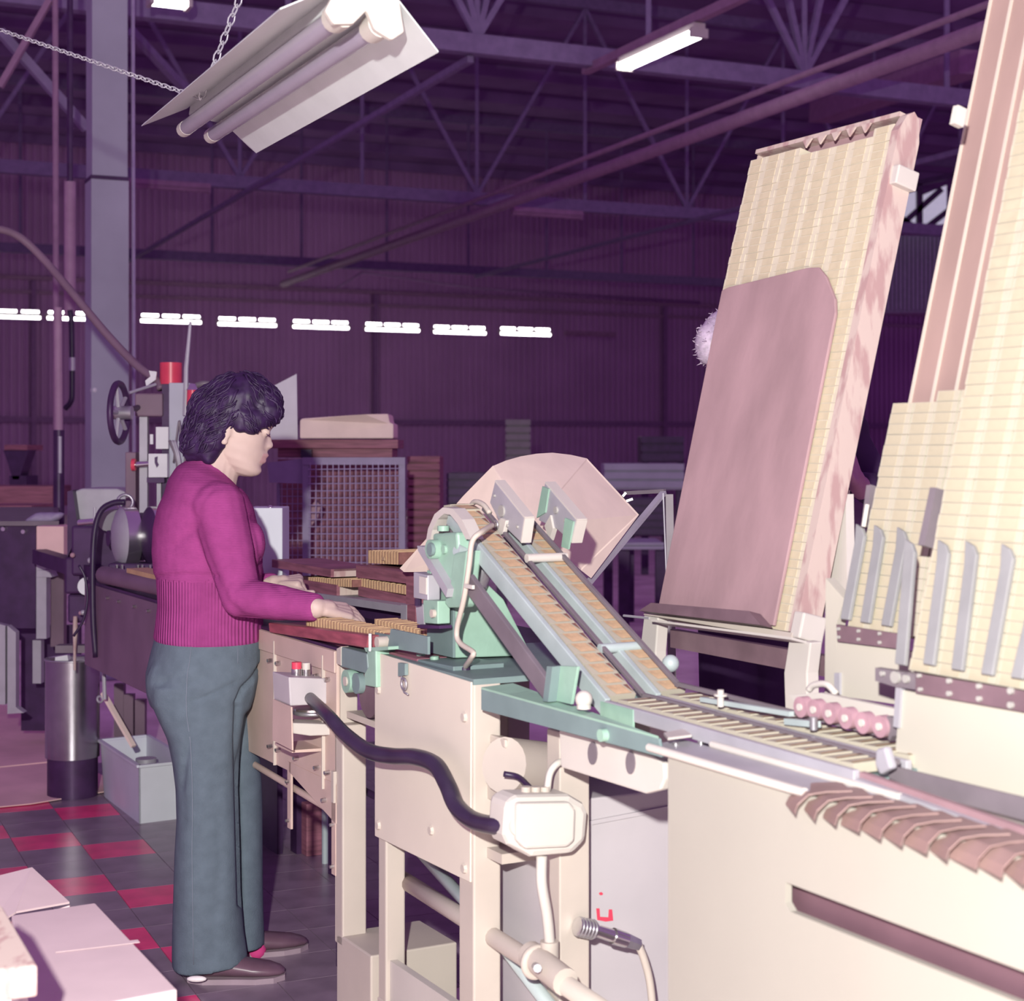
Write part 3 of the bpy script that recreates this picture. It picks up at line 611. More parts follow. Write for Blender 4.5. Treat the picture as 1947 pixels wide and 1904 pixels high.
# ------------------------------------------------------------------ matchbox elevators (two lanes)
TH = math.radians(14.7)
UP = N * math.sin(TH) + ZV * math.cos(TH)        # up the leaning magazines
NP = N * math.cos(TH) - ZV * math.sin(TH)        # into them
def ML(u, v, t0, z0, off=0.0):                   # pixel ray on the leaning plane through (t0, z0)
    r = V(((u - CX) / F, 1, -(v - HY) / F)); p0 = W(0, t0, z0) + NP * off
    return V((0, 0, CH)) + r * ((p0 - V((0, 0, CH))).dot(NP) / r.dot(NP))
def box_mesh(L, D, H, kind):
    # a closed matchbox, origin at the centre of its front bottom edge: x long, y depth, z up
    m = MB(); e = .0008
    m.box((0, D / 2, H / 2), (L / 2 - .0006, 0, 0), (0, D / 2, 0), (0, 0, H / 2 - .0003))
    m.slot(1)
    if kind == 'front':
        m.box((-L * .08, -e / 2, H / 2), (L * .33, 0, 0), (0, e / 2, 0), (0, 0, H * .42))
    elif kind == 'top':
        m.add([(-L * .36, D * .08, H + e), (L * .22, D * .08, H + e), (L * .36, D * .92, H + e), (-L * .22, D * .92, H + e)], [(0, 1, 2, 3)])
        m.slot(2); m.add([(L * .28, D * .1, H + e), (L * .44, D * .1, H + e), (L * .44, D * .9, H + e)], [(0, 1, 2)])
    elif kind == 'strip':
        m.add([(-L * .46, D * .74, H + e), (L * .46, D * .50, H + e), (L * .46, D * .66, H + e), (-L * .46, D * .98, H + e)], [(0, 1, 2, 3)])
        m.slot(2); m.add([(L * .30, D * .62, H + e * 1.5), (L * .47, D * .50, H + e * 1.5), (L * .47, D * .9, H + e * 1.5)], [(0, 1, 2)])
    return m.mesh('matchbox', ['box', 'label' if kind == 'front' else 'orange', 'strike'], V((0, 0, 0)), False)
def place(me, p, x, y, z, label, group, sx=1.0):
    o = bpy.data.objects.new('matchbox', me); COL.objects.link(o)
    o.matrix_world = Matrix(((x.x * sx, y.x, z.x, p.x), (x.y * sx, y.y, z.y, p.y), (x.z * sx, y.z, z.z, p.z), (0, 0, 0, 1)))
    return tag(o, label, 'matchbox', group)
def ordn_(i): return '%d%s' % (i, 'th' if 10 <= i % 100 <= 20 else {1: 'st', 2: 'nd', 3: 'rd'}.get(i % 10, 'th'))
lane_box = box_mesh(.058, .0335, .016, 'top'); level_box = box_mesh(.060, .0355, .016, 'strip')
S1, Z1 = 1.61, .935
def lane(t0, t1, sb, stop, send, nm, ordn, rail_t, rail_h):
    slope = .504
    def L(s): return Z1 + slope * max(0, sb - s) if s <= sb else Z1 - .012 * (s - sb)
    root = thing('box_elevator', '%s green elevator lane carrying matchboxes down from the head' % nm, 'conveyor', W(sb, (t0 + t1) / 2, Z1 - .03), 'matchbox elevators')
    u = (W(stop, 0, L(stop)) - W(sb, 0, Z1)); ll = u.length; u.normalize()
    pn = (A * slope + ZV).normalized()
    for a, b in ((W(stop, 0, L(stop)), W(sb, 0, Z1)), (W(sb, 0, Z1), W(send, 0, L(send)))):
        up_ = pn if a.z - b.z > .05 else ZV
        c = (a + b) / 2; h = (b - a) / 2
        part('lane_bed', MB().box(c + N * ((t0 + t1) / 2) - up_ * .012, h, N * ((t1 - t0) / 2), up_ * .006), 'slate', root)
        part('side_rail', MB().box(c + N * (t0 - .006) - up_ * (.006 if up_ is pn else .004), h, N * .006, up_ * (.018 if up_ is pn else .012)), 'bluegrey' if up_ is pn else 'alu', root, bevel=.002)
        part('guide_rail', MB().box(c + N * rail_t + up_ * rail_h, h, N * .0045, up_ * .004), 'rail', root, bevel=.001)
    part('corner_plate', MB().mbox(sb - .01, sb + .10, t0 - .014, t0 - .010, Z1 - .035, Z1 + .005), 'green', root)
    g = 'matchboxes on the %s lane' % nm
    n1 = int(ll / .0355)
    for i in range(n1):
        p = W(stop, (t0 + t1) / 2, L(stop)) - u * (.0355 * (i + .1)) - pn * .005
        place(lane_box, p + N * random.uniform(-.001, .001), N, -u, pn, 'orange printed matchbox on the %s elevator slope, %s from the top' % (nm, ordn_(i + 1)), g)
    k = int((send - sb - .02) / .036)
    for i in range(k):
        s = sb + .025 + .036 * i; tilt = .05
        x = N; y = (A * math.cos(tilt) + ZV * math.sin(tilt)); z = (ZV * math.cos(tilt) - A * math.sin(tilt))
        place(level_box, W(s, (t0 + t1) / 2, L(s) - .004), x, y, z, 'tilted matchbox on the level run of the %s lane, %s from the bend' % (nm, ordn_(i + 1)), g + ' level run')
    return root, L
r1, L1 = lane(.088, .152, 1.61, .965, 2.30, 'near', 'first', .160, .012)
r2, L2 = lane(.205, .268, 1.60, 1.02, 2.28, 'far', 'second', .240, .026)
# boxes coming over the drum at the top of the near lane
for i, (ds, dz, ang) in enumerate(((-.022, .008, .25), (-.052, .006, -.1))):
    u_ = A * math.cos(ang) - ZV * math.sin(ang); z_ = ZV * math.cos(ang) + A * math.sin(ang)
    place(lane_box, W(.965 + ds, .12, 1.255 + dz), N, u_, z_, ('front' if i == 0 else 'rear') + ' matchbox tipping over the top drum of the near elevator', 'matchboxes at the top drum')
part('lane_hood', MB().tube(curve_pts([W(.90, .155, 1.245), W(.93, .155, 1.282), W(.97, .158, 1.28), W(1.0, .16, 1.262)]), .006, 8), 'cream', r1, smooth=True)
for (u0, v0, u1, v1, m_) in ((1001, 1062, 1082, 1058, 'white'), (1140, 1234, 1222, 1229, 'bluegrey')):
    a = MT(u0, v0, .155); part('cross_bar', MB().cyl(a, a + N * .095, .0095, n=12), m_, r1, smooth='auto', label='white cross bar' if m_ == 'white' else None)
part('pivot_knob', MB().sph(MT(1275, 1262, .28), .017), 'bluegrey', r2, smooth=True)

def block(label, side, t, w, holes, green):
    t_ = thing('guide_block', label, 'guide block', MT(side[2][0], side[2][1], t + w / 2), 'guide blocks')
    part('plate', MB().prism([MT(u, v, t) for u, v in side], N * w), 'alu', t_, bevel=.002)
    part('edge_cap', MB().beam(MT(*side[0], t) + N * w * .5, MT(*side[1], t) + N * w * .5, w * .98, .005, N), 'white', t_)
    part('end_cap', MB().beam(MT(*side[1], t) + N * w * .5, MT(*side[2], t) + N * w * .5, w * .98, .005, N), 'white', t_)
    for u, v, r in holes:
        p = MT(u, v, t); part('bolt_head', MB().cyl(p, p - N * .004, r * .8, n=16), 'studs', t_, smooth='auto')
    for q in green: part('green_strap', MB().prism([MT(u, v, t - .004) for u, v in q], N * .004), 'green', t_)
    return t_
block('left grey guide block with round white boss above the near lane', [(941, 915), (997, 985), (990, 1032), (949, 992), (931, 956)], .162, .024, [(955, 972, .016), (941, 943, .004), (966, 1000, .004), (985, 1002, .004)], [])
block('right grey guide block with green straps above the far lane', [(1036, 918), (1096, 989), (1086, 1032), (1058, 1006), (1024, 990)], .275, .026, [(1058, 970, .010), (1075, 990, .004)], [[(1031, 925), (1043, 930), (1036, 975), (1020, 985)], [(1074, 985), (1090, 992), (1080, 1045), (1067, 1040)]])
part('swing_arm', MB().prism([MT(952, 985, .155), MT(962, 990, .155), MT(956, 1016, .155), MT(938, 1022, .155), MT(927, 1014, .155), MT(936, 1000, .155)], N * .01), 'white', r1, bevel=.002)
part('hook', MB().ring(MT(943, 998, .15), N, .008, .0025, 14, 6), 'steel', r1, smooth=True)
part('locking_lever', MB().prism([MT(1035, 1000, .27), MT(1046, 980, .27), MT(1051, 1005, .27), MT(1044, 1028, .27)], N * .012), 'white', r2)

# ------------------------------------------------------------------ hardboard hood behind the elevators
hd = thing('hardboard_hood', 'curved tan hardboard hood standing behind the elevator head', 'hood', P(1000, 1090, 3.78))
th = .004
a_, b_, f_ = P(936, 887, 3.95), P(1116, 872, 4.20), P(1006, 1000, 3.72)
part('left_sheet', MB().prism([a_, P(880, 944, 4.03), P(806, 1030, 4.13), P(760, 1081, 4.2), P(768, 1088, 4.18), P(812, 1088, 4.09), f_], V((.002, th, .002))), 'card', hd)
arc = [P(936, 887, 3.95), P(962, 876, 4.0), P(990, 868, 4.05), P(1020, 863, 4.09), P(1050, 861, 4.13), P(1085, 865, 4.17), P(1116, 872, 4.20)]
m = MB()
for p, q in zip(arc, arc[1:]):
    m.prism([p, q, f_.lerp(q, .02), f_.lerp(p, .02)], V((0, th, 0)))
part('curved_back', m, 'card', hd)
c_, d_ = P(1215, 979, 4.2), P(1124, 1100, 3.98)
part('right_sheet', MB().prism([b_, c_, d_, P(1105, 1085, 3.94), f_], V((0, th, 0))), 'card', hd)
sf = thing('sheet_stand', 'slim steel stand with slanting strut holding the hardboard hood', 'stand', P(1270, 1060, 3.9) * 1.0)
part('strut', MB().beam(P(1118, 1110, 4.0), P(1262, 937, 4.32), .016, .010), 'alu', sf)
part('upright', MB().beam(P(1272, 940, 4.32), P(1278, 1300, 4.32), .022, .02), 'rail', sf)
part('wire_stay', MB().cyl(P(1261, 938, 4.30), P(1268, 1120, 4.30), .0022, n=6), 'alu', sf)
part('top_bar', MB().beam(P(1188, 938, 4.4), P(1264, 934, 4.32), .012, .010), 'rail', sf)
part('spring_clip', MB().beam(P(1184, 944, 4.18), P(1190, 937, 4.18), .004, .006), 'bright', sf)
part('spring_clip', MB().beam(P(1191, 953, 4.18), P(1203, 949, 4.18), .004, .006), 'bright', sf)
part('foot', MB().beam(P(1276, 1290, 4.32), V((P(1276, 1290, 4.32).x, 4.32, 0)), .03, .02, V((1, 0, 0))), 'dark', sf)

# ------------------------------------------------------------------ leaning tray of matchboxes with brown cover board
T0, Z0 = .5, 1.045
def lp(u, v, off=0.0): return ML(u, v, T0, Z0, off)
bl, br_ = lp(1240, 1160), lp(1500, 1196)
s_l, s_r = ST(bl)[0], ST(br_)[0]
HT = (lp(1425, 296) - bl).dot(UP)
wdt = s_r - s_l
tray = thing('leaning_tray', 'tall tray packed with matchboxes leaning back on white clamps', 'tray', bl + A * wdt / 2)
def tp(x, y, off=0.0): return bl + A * x + UP * y + NP * off       # tray coordinates
part('back_board', MB().box(tp(wdt / 2, HT / 2, .048), A * (wdt / 2 + .02), UP * (HT / 2 + .012), NP * .006), 'board', tray)
sp = []
for k in range(7): sp.append((HT + .02 - .045 * (1 - math.sin(math.radians(15 * k))) , .0))
prof = [(0, -.002), (HT - .03, -.002), (HT + .006, .012), (HT + .018, .028), (HT + .006, .044), (HT - .04, .056), (0, .056)]
part('side_board', MB().prism([tp(wdt + .001, y, o) for y, o in prof], A * .022), 'pinkwood', tray)
part('side_board', MB().prism([tp(-.004, y, max(o, .02)) for y, o in prof], A * .003), 'pinkwood', tray)
part('top_board', MB().box(tp(wdt / 2, HT + .012, .03), A * (wdt / 2), UP * .005, NP * .02), 'pinkwood', tray)
part('bottom_board', MB().box(tp(wdt / 2, -.008, .024), A * (wdt / 2 + .02), UP * .006, NP * .03), 'cream', tray)
clp = MB().box(tp(wdt + .03, HT - .125, .03), A * .012, UP * .020, NP * .028)
part('clip', clp, 'white', tray, bevel=.003)
part('clip', MB().box(tp(wdt + .026, .015, .025), A * .016, UP * .026, NP * .030), 'white', tray, bevel=.004)
# the boxes: 9 columns, the top two rows partly gone, joined past the limit of single boxes
ncol = 8; cw = wdt / ncol; nrow = int(HT / .0178); mm = MB()
for c in range(ncol):
    for r in range(nrow):
        x = cw * (c + .5); y = .0178 * r
        if y < .60 and c < ncol - 2: continue
        if r == nrow - 1 and c in (3, 4, 5, 6): continue
        o = random.uniform(-.0012, .0012)
        mm.slot(0).box(tp(x, y + .0086, .02 + o), A * (cw / 2 - .0003), NP * .018, UP * .0087)
        mm.slot(1).box(tp(x - cw * .05, y + .0086, .0015 + o), A * (cw * .30), NP * .0007, UP * .0072)
solo('matchboxes', mm, ['boxt', 'labelt'], 'cream matchboxes packed in columns filling the leaning tray', 'matchboxes', 'tray matchboxes', 'stuff')
mz = MB()
for k in range(5):
    x = cw * (3 + k * .8); mz.prism([tp(x, HT + .005, .004), tp(x + .03, HT + .005, .004), tp(x + .015, HT - .014, .004)], NP * .004)
part('torn_edge', mz, 'pinkwood', tray)
cvp = [(1250, 1160), (1362, 600), (1372, 552), (1385, 546), (1535, 509), (1556, 508), (1570, 525), (1587, 568), (1588, 595), (1470, 1190)]
cov = thing('cover_board', 'brown hardboard cover leaning against the front of the tray', 'board', lp(1360, 1180, -.006))
part('sheet', MB().prism([lp(u, v, -.010) for u, v in cvp], NP * .008), 'board', cov, bevel=.002)
part('bottom_lip', MB().prism([lp(1259, 1152, -.012), lp(1446, 1168, -.012), lp(1470, 1195, -.012), lp(1236, 1167, -.012)], NP * -.03), 'bracket', cov)
part('ledge', MB().prism([lp(1238, 1178, -.03), lp(1505, 1212, -.03), lp(1505, 1217, -.03), lp(1238, 1182, -.03)], NP * .05), 'white', cov)
tm = thing('tray_stand', 'white tapered posts carrying the leaning tray', 'stand', W(1.4, .52, 0))
def post(us, t):
    q = [MT(u, v, t) for u, v in us]
    return MB().prism(q + [V((q[-1].x, q[-1].y, 0)), V((q[0].x, q[0].y, 0))], N * .03)
part('post', post([(1216, 1240), (1226, 1154), (1252, 1160), (1246, 1240)], .50), 'white', tm, bevel=.003)
part('post', post([(1492, 1345), (1490, 1280), (1500, 1215), (1541, 1222), (1534, 1280), (1535, 1345)], .50), 'white', tm, bevel=.003)
part('cross_rail', MB().beam(W(1.12, .56, .98), W(1.70, .56, .98), .02, .04), 'bracket', tm)
part('back_arm', MB().prism([ML(1608, 940, .60, 1.2), ML(1611, 1130, .60, 1.1), ML(1572, 1230, .60, 1.0), ML(1570, 1100, .60, 1.1)], N * .02), 'white', tm)
part('prop_rail', MB().beam(ML(1603, 930, .62, 1.2), ML(1550, 1180, .62, 1.2), .02, .02), 'bracket', tm)
part('stay_wire', MB().cyl(MT(1186, 1171, .5), MT(1235, 1176, .5), .003, n=6), 'alu', tm)

# ------------------------------------------------------------------ magazines of matchboxes at the right
def magazine(name, label, t0, z0, cols, sw_, s0, nrows, nmax, backtop, barpix, group, glabels, topcut):
    root = thing(name, label, 'magazine', W(s0 + cols * sw_ / 2, t0, z0))
    base = W(s0, t0, z0)
    H = .0187; me = box_mesh(sw_ - .0015, .036, H, 'front'); rest = MB()
    for c in range(cols):
        for r in range(nrows - topcut[c]):
            p = base + A * (sw_ * (c + .5) + random.uniform(-.0012, .0012)) + UP * (r * H) + NP * random.uniform(-.0006, .0006)
            if r < nmax: place(me, p, A, NP, UP, glabels[c] + ', %s from the bottom' % ordn_(r + 1), group)
            else:
                rest.slot(0).box(p + UP * H / 2 + NP * .018, A * (sw_ / 2 - .001), NP * .018, UP * (H / 2 - .0003))
                rest.slot(1).box(p + UP * H / 2 - A * sw_ * .08 - NP * .0004, A * sw_ * .31, NP * .0004, UP * H * .42)
    if rest.v: solo('matchboxes', rest, ['box', 'label'], 'upper rows of matchboxes filling the ' + name.replace('_', ' '), 'matchboxes', group, 'stuff')
    w = cols * sw_
    part('back_board', MB().box(base + A * w / 2 + UP * backtop / 2 + NP * .044, A * (w / 2), UP * backtop / 2, NP * .004), 'backing', root)
    for c in range(cols + 1):
        part('separator', MB().box(base + A * sw_ * c + UP * backtop / 2 + NP * .038, A * .0018, UP * backtop / 2, NP * .003), 'cream', root)
    for (u0, v0, u1, v1) in barpix:
        a = ML(u0, v0, t0, z0, -.012); b = ML(u1, v1, t0, z0, -.012)
        dd = (b - a).normalized()
        part('guide_bar', MB().prism([a - A * .016 + UP * .006, a + A * .002 + UP * -.001, a + A * .012 - UP * .014, b + A * .011, b - A * .011, a - A * .009 - UP * .03], NP * .008), 'bar', root, bevel=.0015)
    return root
s0r = ST(ML(1612, 1186, .33, 1.10))[0]
ords = ['leftmost', 'second', 'third', 'fourth', 'fifth']
mg1 = magazine('rear_magazine', 'rear leaning magazine half filled with three columns of matchboxes', .33, 1.10, 4, .0535, s0r, 22, 99, 1.35,
    [(1637, 1003, 1605, 1178), (1672, 1005, 1643, 1184), (1716, 1009, 1683, 1190)], 'matchboxes in the rear magazine',
    ['cream matchbox in the %s column of the rear magazine' % o for o in ords], [1, 1, 0, 0])
part('bolt_plate', MB().prism([MT(1590, 1188, .325), MT(1710, 1206, .325), MT(1706, 1234, .325), MT(1592, 1220, .325)], N * .008), 'bracket', mg1)
for u, v in ((1596, 1196), (1634, 1200), (1674, 1205), (1634, 1216), (1674, 1222), (1596, 1212)): part('bolt_head', MB().cyl(*CN(u, v, .325, .321), .003, n=8), 'studs', mg1, smooth='auto')
part('front_panel', MB().prism([MT(1592, 1222, .335), MT(1740, 1240, .335), MT(1740, 1345, .335), MT(1585, 1322, .335)], N * .01), 'cream_lift', mg1)
part('side_post', MB().prism([MT(1570, 1100, .34), MT(1606, 1140, .34), MT(1590, 1188, .34), MT(1592, 1325, .34), MT(1568, 1318, .34)], N * .02), 'cream_lift', mg1)
part('grey_bar', MB().prism([MT(1586, 1280, .33), MT(1596, 1280, .33), MT(1596, 1322, .33), MT(1586, 1320, .33)], N * .01), 'alu', mg1)
part('rail_bar', MB().beam(ML(1660, 925, .33, 1.10, .02), ML(1650, 1004, .33, 1.10, .02), .012, .02, A), 'rail', mg1)
part('end_rod', MB().cyl(ML(1649, 960, .33, 1.10, -.01), ML(1642, 1002, .33, 1.10, -.01), .004, n=8), 'white', mg1)
s0f = ST(ML(1728, 1268, .22, 1.066))[0]
mg2 = magazine('front_magazine', 'front leaning magazine filled with tall columns of matchboxes', .22, 1.066, 5, .0600, s0f, 66, 30, 1.24,
    [(1731, 1032, 1710, 1264), (1795, 1034, 1764, 1264), (1848, 1036, 1818, 1274), (1917, 1042, 1875, 1283), (1985, 1050, 1932, 1290)], 'matchboxes in the front magazine',
    ['cream matchbox in the %s column of the front magazine' % o for o in ords], [0, 0, 0, 0, 0])
part('bolt_plate', MB().prism([MT(1741, 1281, .205), MT(1990, 1322, .205), MT(1990, 1362, .205), MT(1741, 1318, .205)], N * .008), 'bracket', mg2)
part('pivot_plate', MB().prism([MT(1664, 1270, .205), MT(1742, 1282, .205), MT(1742, 1312, .205), MT(1700, 1306, .205), MT(1664, 1295, .205)], N * .012), 'rail', mg2)
for u, v, r in ((1680, 1281, .005), (1705, 1288, .012), (1725, 1291, .008), (1750, 1285, .004), (1752, 1311, .004), (1807, 1295, .005), (1807, 1319, .005), (1864, 1305, .005), (1864, 1329, .005), (1924, 1314, .006), (1924, 1341, .006)):
    part('bolt_head', MB().cyl(*CN(u, v, .205, .200), r * .8, n=10), 'studs', mg2, smooth='auto')
part('front_panel', MB().prism([MT(1712, 1312, .215), MT(1742, 1318, .215), MT(2000, 1364, .215), MT(2000, 1560, .215), MT(1700, 1462, .215)], N * .01), 'cream_lift', mg2)
part('edge_post', MB().prism([MT(1703, 1305, .21), MT(1713, 1308, .21), MT(1708, 1385, .21), MT(1698, 1382, .21)], N * .012), 'alu', mg2)
part('rail_bar', MB().beam(ML(1783, 930, .22, 1.066, .012), ML(1760, 1040, .22, 1.066, .012), .014, .02, A), 'rail', mg2)
part('top_tab', MB().box(ML(1822, 222, .22, 1.066), A * .006, UP * .016, NP * .01), 'white', mg2)

# ------------------------------------------------------------------ cream cabinet, its top and what runs on it
cb = thing('cream_cabinet', 'large cream sheet metal cabinet with long dark slot at right front', 'cabinet', W(2.6, .2, 0))
sa, sl, se = 1.932, 2.238, 3.05
zt = .905
part('front_panel', MB().mbox(sa, sl, 0, .012, 0, zt), 'cream_dim', cb)
part('front_panel', MB().mbox(sl, se, 0, .012, .768, zt), 'cream_dim', cb)
part('front_panel', MB().mbox(sl, se, 0, .012, 0, .728), 'cream_dim', cb)
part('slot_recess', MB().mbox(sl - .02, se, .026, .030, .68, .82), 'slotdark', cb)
part('slot_corner', MB().prism([W(sl, 0, .728), W(sl + .012, 0, .728), W(sl, 0, .738)], N * .012), 'cream_dim', cb)
part('end_panel', MB().mbox(sa, sa + .012, .012, .50, 0, zt), 'cream_dim', cb)
part('top_sheet', MB().mbox(sa, se, .012, .50, zt - .015, zt - .003), 'cream_dim', cb)
tpl = thing('top_plate', 'grey steel top plate with bright rolled edge on the cream cabinet', 'plate', W(2.1, .03, zt))
part('plate', MB().prism([W(1.885, -.004, zt + .004), W(2.29, -.004, zt + .004), W(2.40, .06, zt + .004), W(2.40, .075, zt + .004), W(1.86, .075, zt + .004)], ZV * .003), 'alu', tpl)
part('rolled_edge', MB().cyl(W(1.885, -.006, zt + .004), W(2.29, -.006, zt + .004), .007, n=10), 'white', tpl, smooth='auto')
part('rear_edge', MB().cyl(W(1.95, .074, zt + .012), W(2.40, .074, zt + .010), .006, n=10), 'white', tpl, smooth='auto')
for u, v in ((1285, 1417), (1333, 1415), (1365, 1424)):
    p = FL(u, v, zt + .007); part('rivet', MB().cyl(p, p + ZV * .004, .006, n=10), 'bright', tpl, smooth='auto')
part('swarf_strip', MB().prism([FL(1262, 1398, .925), FL(1300, 1390, .925), FL(1315, 1402, .925), FL(1270, 1408, .925)], ZV * .004), 'white', tpl)
bl_me = MB()
n_ = 12
prof2 = [(-.020, -.026), (-.016, -.014), (0, .000), (.025, .004), (.062, .005)]
for (o1, z1), (o2, z2) in zip(prof2, prof2[1:]):
    bl_me.prism([V((-.045, o1, z1)), V((.03, o1, z1 - .004)), V((.03, o2, z2 - .004)), V((-.045, o2, z2))], V((0, 0, .0022)))
bl_mesh = bl_me.mesh('card_blank', 'blank', V((0, 0, 0)), False)
word = ['first', 'second', 'third', 'fourth', 'fifth', 'sixth', 'seventh', 'eighth', 'ninth', 'tenth', 'eleventh', 'twelfth']
for i in range(n_):
    o = bpy.data.objects.new('card_blank', bl_mesh); COL.objects.link(o)
    s = 2.285 + .043 * i; a_ang = math.radians(-24 + random.uniform(-7, 7)); tl = .12 + random.uniform(-.04, .04)
    x = (A * math.cos(a_ang) + N * math.sin(a_ang)); x = (x * math.cos(tl) + ZV * math.sin(tl)).normalized()
    y = (N * math.cos(a_ang) - A * math.sin(a_ang)); y = (y - x * y.dot(x)).normalized(); z = x.cross(y); y = -y if z.z < 0 else y; z = x.cross(y)
    if z.z < 0: z = -z
    yy = (N * math.cos(a_ang) - A * math.sin(a_ang)); yy = (yy - x * yy.dot(x)).normalized()
    p = W(s, -.002, zt + .006)
    o.matrix_world = Matrix(((x.x, yy.x, z.x, p.x), (x.y, yy.y, z.y, p.y), (x.z, yy.z, z.z, p.z), (0, 0, 0, 1)))
    tag(o, 'brown card blank drooping over the cabinet edge, %s of the shingled row from left' % word[i], 'card blank', 'shingled card blanks')
rg = thing('outfeed_rail', 'plum brown rail with grey strip running along the cabinet top', 'rail', W(2.6, .085, zt))
part('wood_strip', MB().prism([MT(1634, 1468, .085), MT(1990, 1590, .085), MT(1990, 1620, .085), MT(1634, 1484, .085)], N * .01), 'plum', rg)
part('steel_strip', MB().prism([MT(1626, 1481, .072), MT(1990, 1612, .072), MT(1990, 1640, .072), MT(1626, 1494, .072)], N * .012), 'alu', rg)
solo('guard_strip', MB().prism([MT(1690, 1456, .13), MT(1990, 1528, .13), MT(1990, 1572, .13), MT(1760, 1510, .13), MT(1690, 1480, .13)], N * .006), 'rail', 'long dull grey guard strip below the front magazine', 'guard')
solo('outfeed_stop', MB().prism([MT(1664, 1425, .10), MT(1682, 1420, .10), MT(1694, 1462, .10), MT(1672, 1475, .10), MT(1662, 1455, .10)], N * .014), 'alu', 'white stop block at the end of the near lane', 'stop', bevel=.004)
# pink press rollers
wh = thing('roller_bar', 'pale mounting bar with six pink rubber press rollers over the far lane', 'roller bar', MT(1590, 1385, .24))
part('bar', MB().prism([MT(1500, 1322, .27), MT(1560, 1318, .27), MT(1700, 1348, .27), MT(1696, 1392, .27), MT(1520, 1350, .27)], N * .012), 'white', wh)
part('bar_arm', MB().tube(curve_pts([MT(1538, 1312, .30), MT(1548, 1303, .30), MT(1572, 1302, .30), MT(1590, 1320, .30)]), .006, 8), 'white', wh, smooth=True)
for u, v in ((1521, 1345), (1547, 1350), (1576, 1357), (1607, 1366), (1639, 1375), (1672, 1382)):
    p = MT(u, v, .214)
    r = part('press_roller', MB().cyl(p, p + N * .016, .0172, n=24), 'pinkrub', wh, smooth='auto')
    part('hub', MB().cyl(p - N * .003, p + N * .001, .0062, n=14), 'white', r, smooth='auto')
part('end_bracket', MB().prism([MT(1686, 1362, .22), MT(1697, 1365, .22), MT(1697, 1400, .22), MT(1690, 1410, .22)], N * .01), 'rail', wh)
for u0, v0, u1, v1, w_, lab in ((1335, 1330, 1505, 1358, .008, 'upper'), (1495, 1372, 1556, 1378, .010, 'lower')):
    solo('guide_finger', MB().beam(MT(u0, v0, .20), MT(u1, v1, .20), .01, w_), 'bluegrey', lab + ' pale guide finger lying over the far lane', 'guide')
solo('thumb_screw', MB().cyl(MT(1370, 1344, .19), MT(1370, 1312, .19), .006, n=10).cyl(MT(1370, 1324, .19), MT(1370, 1320, .19), .012, n=12), 'white', 'white thumb screw on the upper guide finger', 'screw', smooth='auto')
solo('thumb_screw', MB().cyl(MT(1547, 1388, .19), MT(1547, 1364, .19), .007, n=10), 'steel', 'steel thumb screw on the lower guide finger', 'screw', smooth='auto')
# ------------------------------------------------------------------ matchboxes and trays on the work table
def edge_row(name, label, p0, p1, depth, height, pitch, group, dark='strike', end=True):
    """boxes standing on edge side by side from p0 to p1 (front bottom line), depth along N"""
    p0, p1 = V(p0), V(p1); n = max(2, int((p1 - p0).length / pitch)); d = (p1 - p0) / n; u = d.normalized(); m = MB()
    for i in range(n):
        c = p0 + d * (i + .5); h = height + random.uniform(-.001, .001)
        m.slot(0).box(c + N * depth / 2 + ZV * h / 2, u * (d.length * .30), N * (depth / 2), ZV * (h / 2))
        m.slot(1).box(c + u * d.length * .45 + N * (depth / 2 + .001) + ZV * (h / 2 - .001), u * (d.length * .2), N * (depth / 2 - .001), ZV * (h / 2 - .001))
    return solo(name, m, ['tan', dark], label, 'matchboxes', group, 'stuff')
edge_row('matchbox_row', 'long row of matchboxes on edge just behind the red brown rail', W(.255, .022, .948), W(.745, .022, .955), .058, .030, .0178, 'rows of matchboxes on edge')
edge_row('matchbox_row', 'short row of matchboxes on edge feeding into the green head', W(.52, .095, .962), W(.90, .095, .958), .058, .030, .0178, 'rows of matchboxes on edge')
solo('feed_tray_floor', MB().mbox(.10, .93, .018, .17, .926, .945), 'wood', 'dark tray floor carrying the matchbox rows', 'tray')
def tray_(name, label, pts, t, w, m='wood'):
    t_ = thing(name, label, 'tray', MT(pts[3][0], pts[3][1], t), 'wooden matchbox trays')
    q = [MT(u, v, t) for u, v in pts]
    part('side_board', MB().prism(q, N * .010), m, t_)
    part('side_board', MB().prism([p + N * (w - .010) for p in q], N * .010), m, t_)
    part('end_board', MB().prism([q[1] + N * .01, q[1] + N * (w - .01), q[2] + N * (w - .01), q[2] + N * .01], (q[0] - q[1]).normalized() * .012), 'pinkwood' if m == 'wood' else m, t_)  # near end catches the flash: its brightness is painted in as paler wood
    part('end_board', MB().prism([q[0] + N * .01, q[0] + N * (w - .01), q[3] + N * (w - .01), q[3] + N * .01], (q[1] - q[0]).normalized() * .012), m, t_)
    part('tray_base', MB().prism([q[0] + N * .01, q[1] + N * .01, q[1] + N * (w - .01), q[0] + N * (w - .01)], ZV * -.006), m, t_)
    return t_
tray_('matchbox_tray', 'lower dark wooden tray with pale end behind the woman\'s hands', [(540, 1097), (640, 1113), (640, 1135), (540, 1115)], .30, .14)
tray_('matchbox_tray', 'upper dusty wooden tray stacked behind the woman\'s hands', [(517, 1064), (629, 1083), (629, 1098), (517, 1079)], .30, .16)
tray_('matchbox_tray', 'lower dark wooden tray at the right of the stack', [(681, 1115), (772, 1134), (772, 1154), (681, 1133)], .33, .14)
tray_('matchbox_tray', 'upper dark wooden tray at the right under the loose boxes', [(677, 1075), (772, 1089), (772, 1110), (677, 1098)], .33, .16)
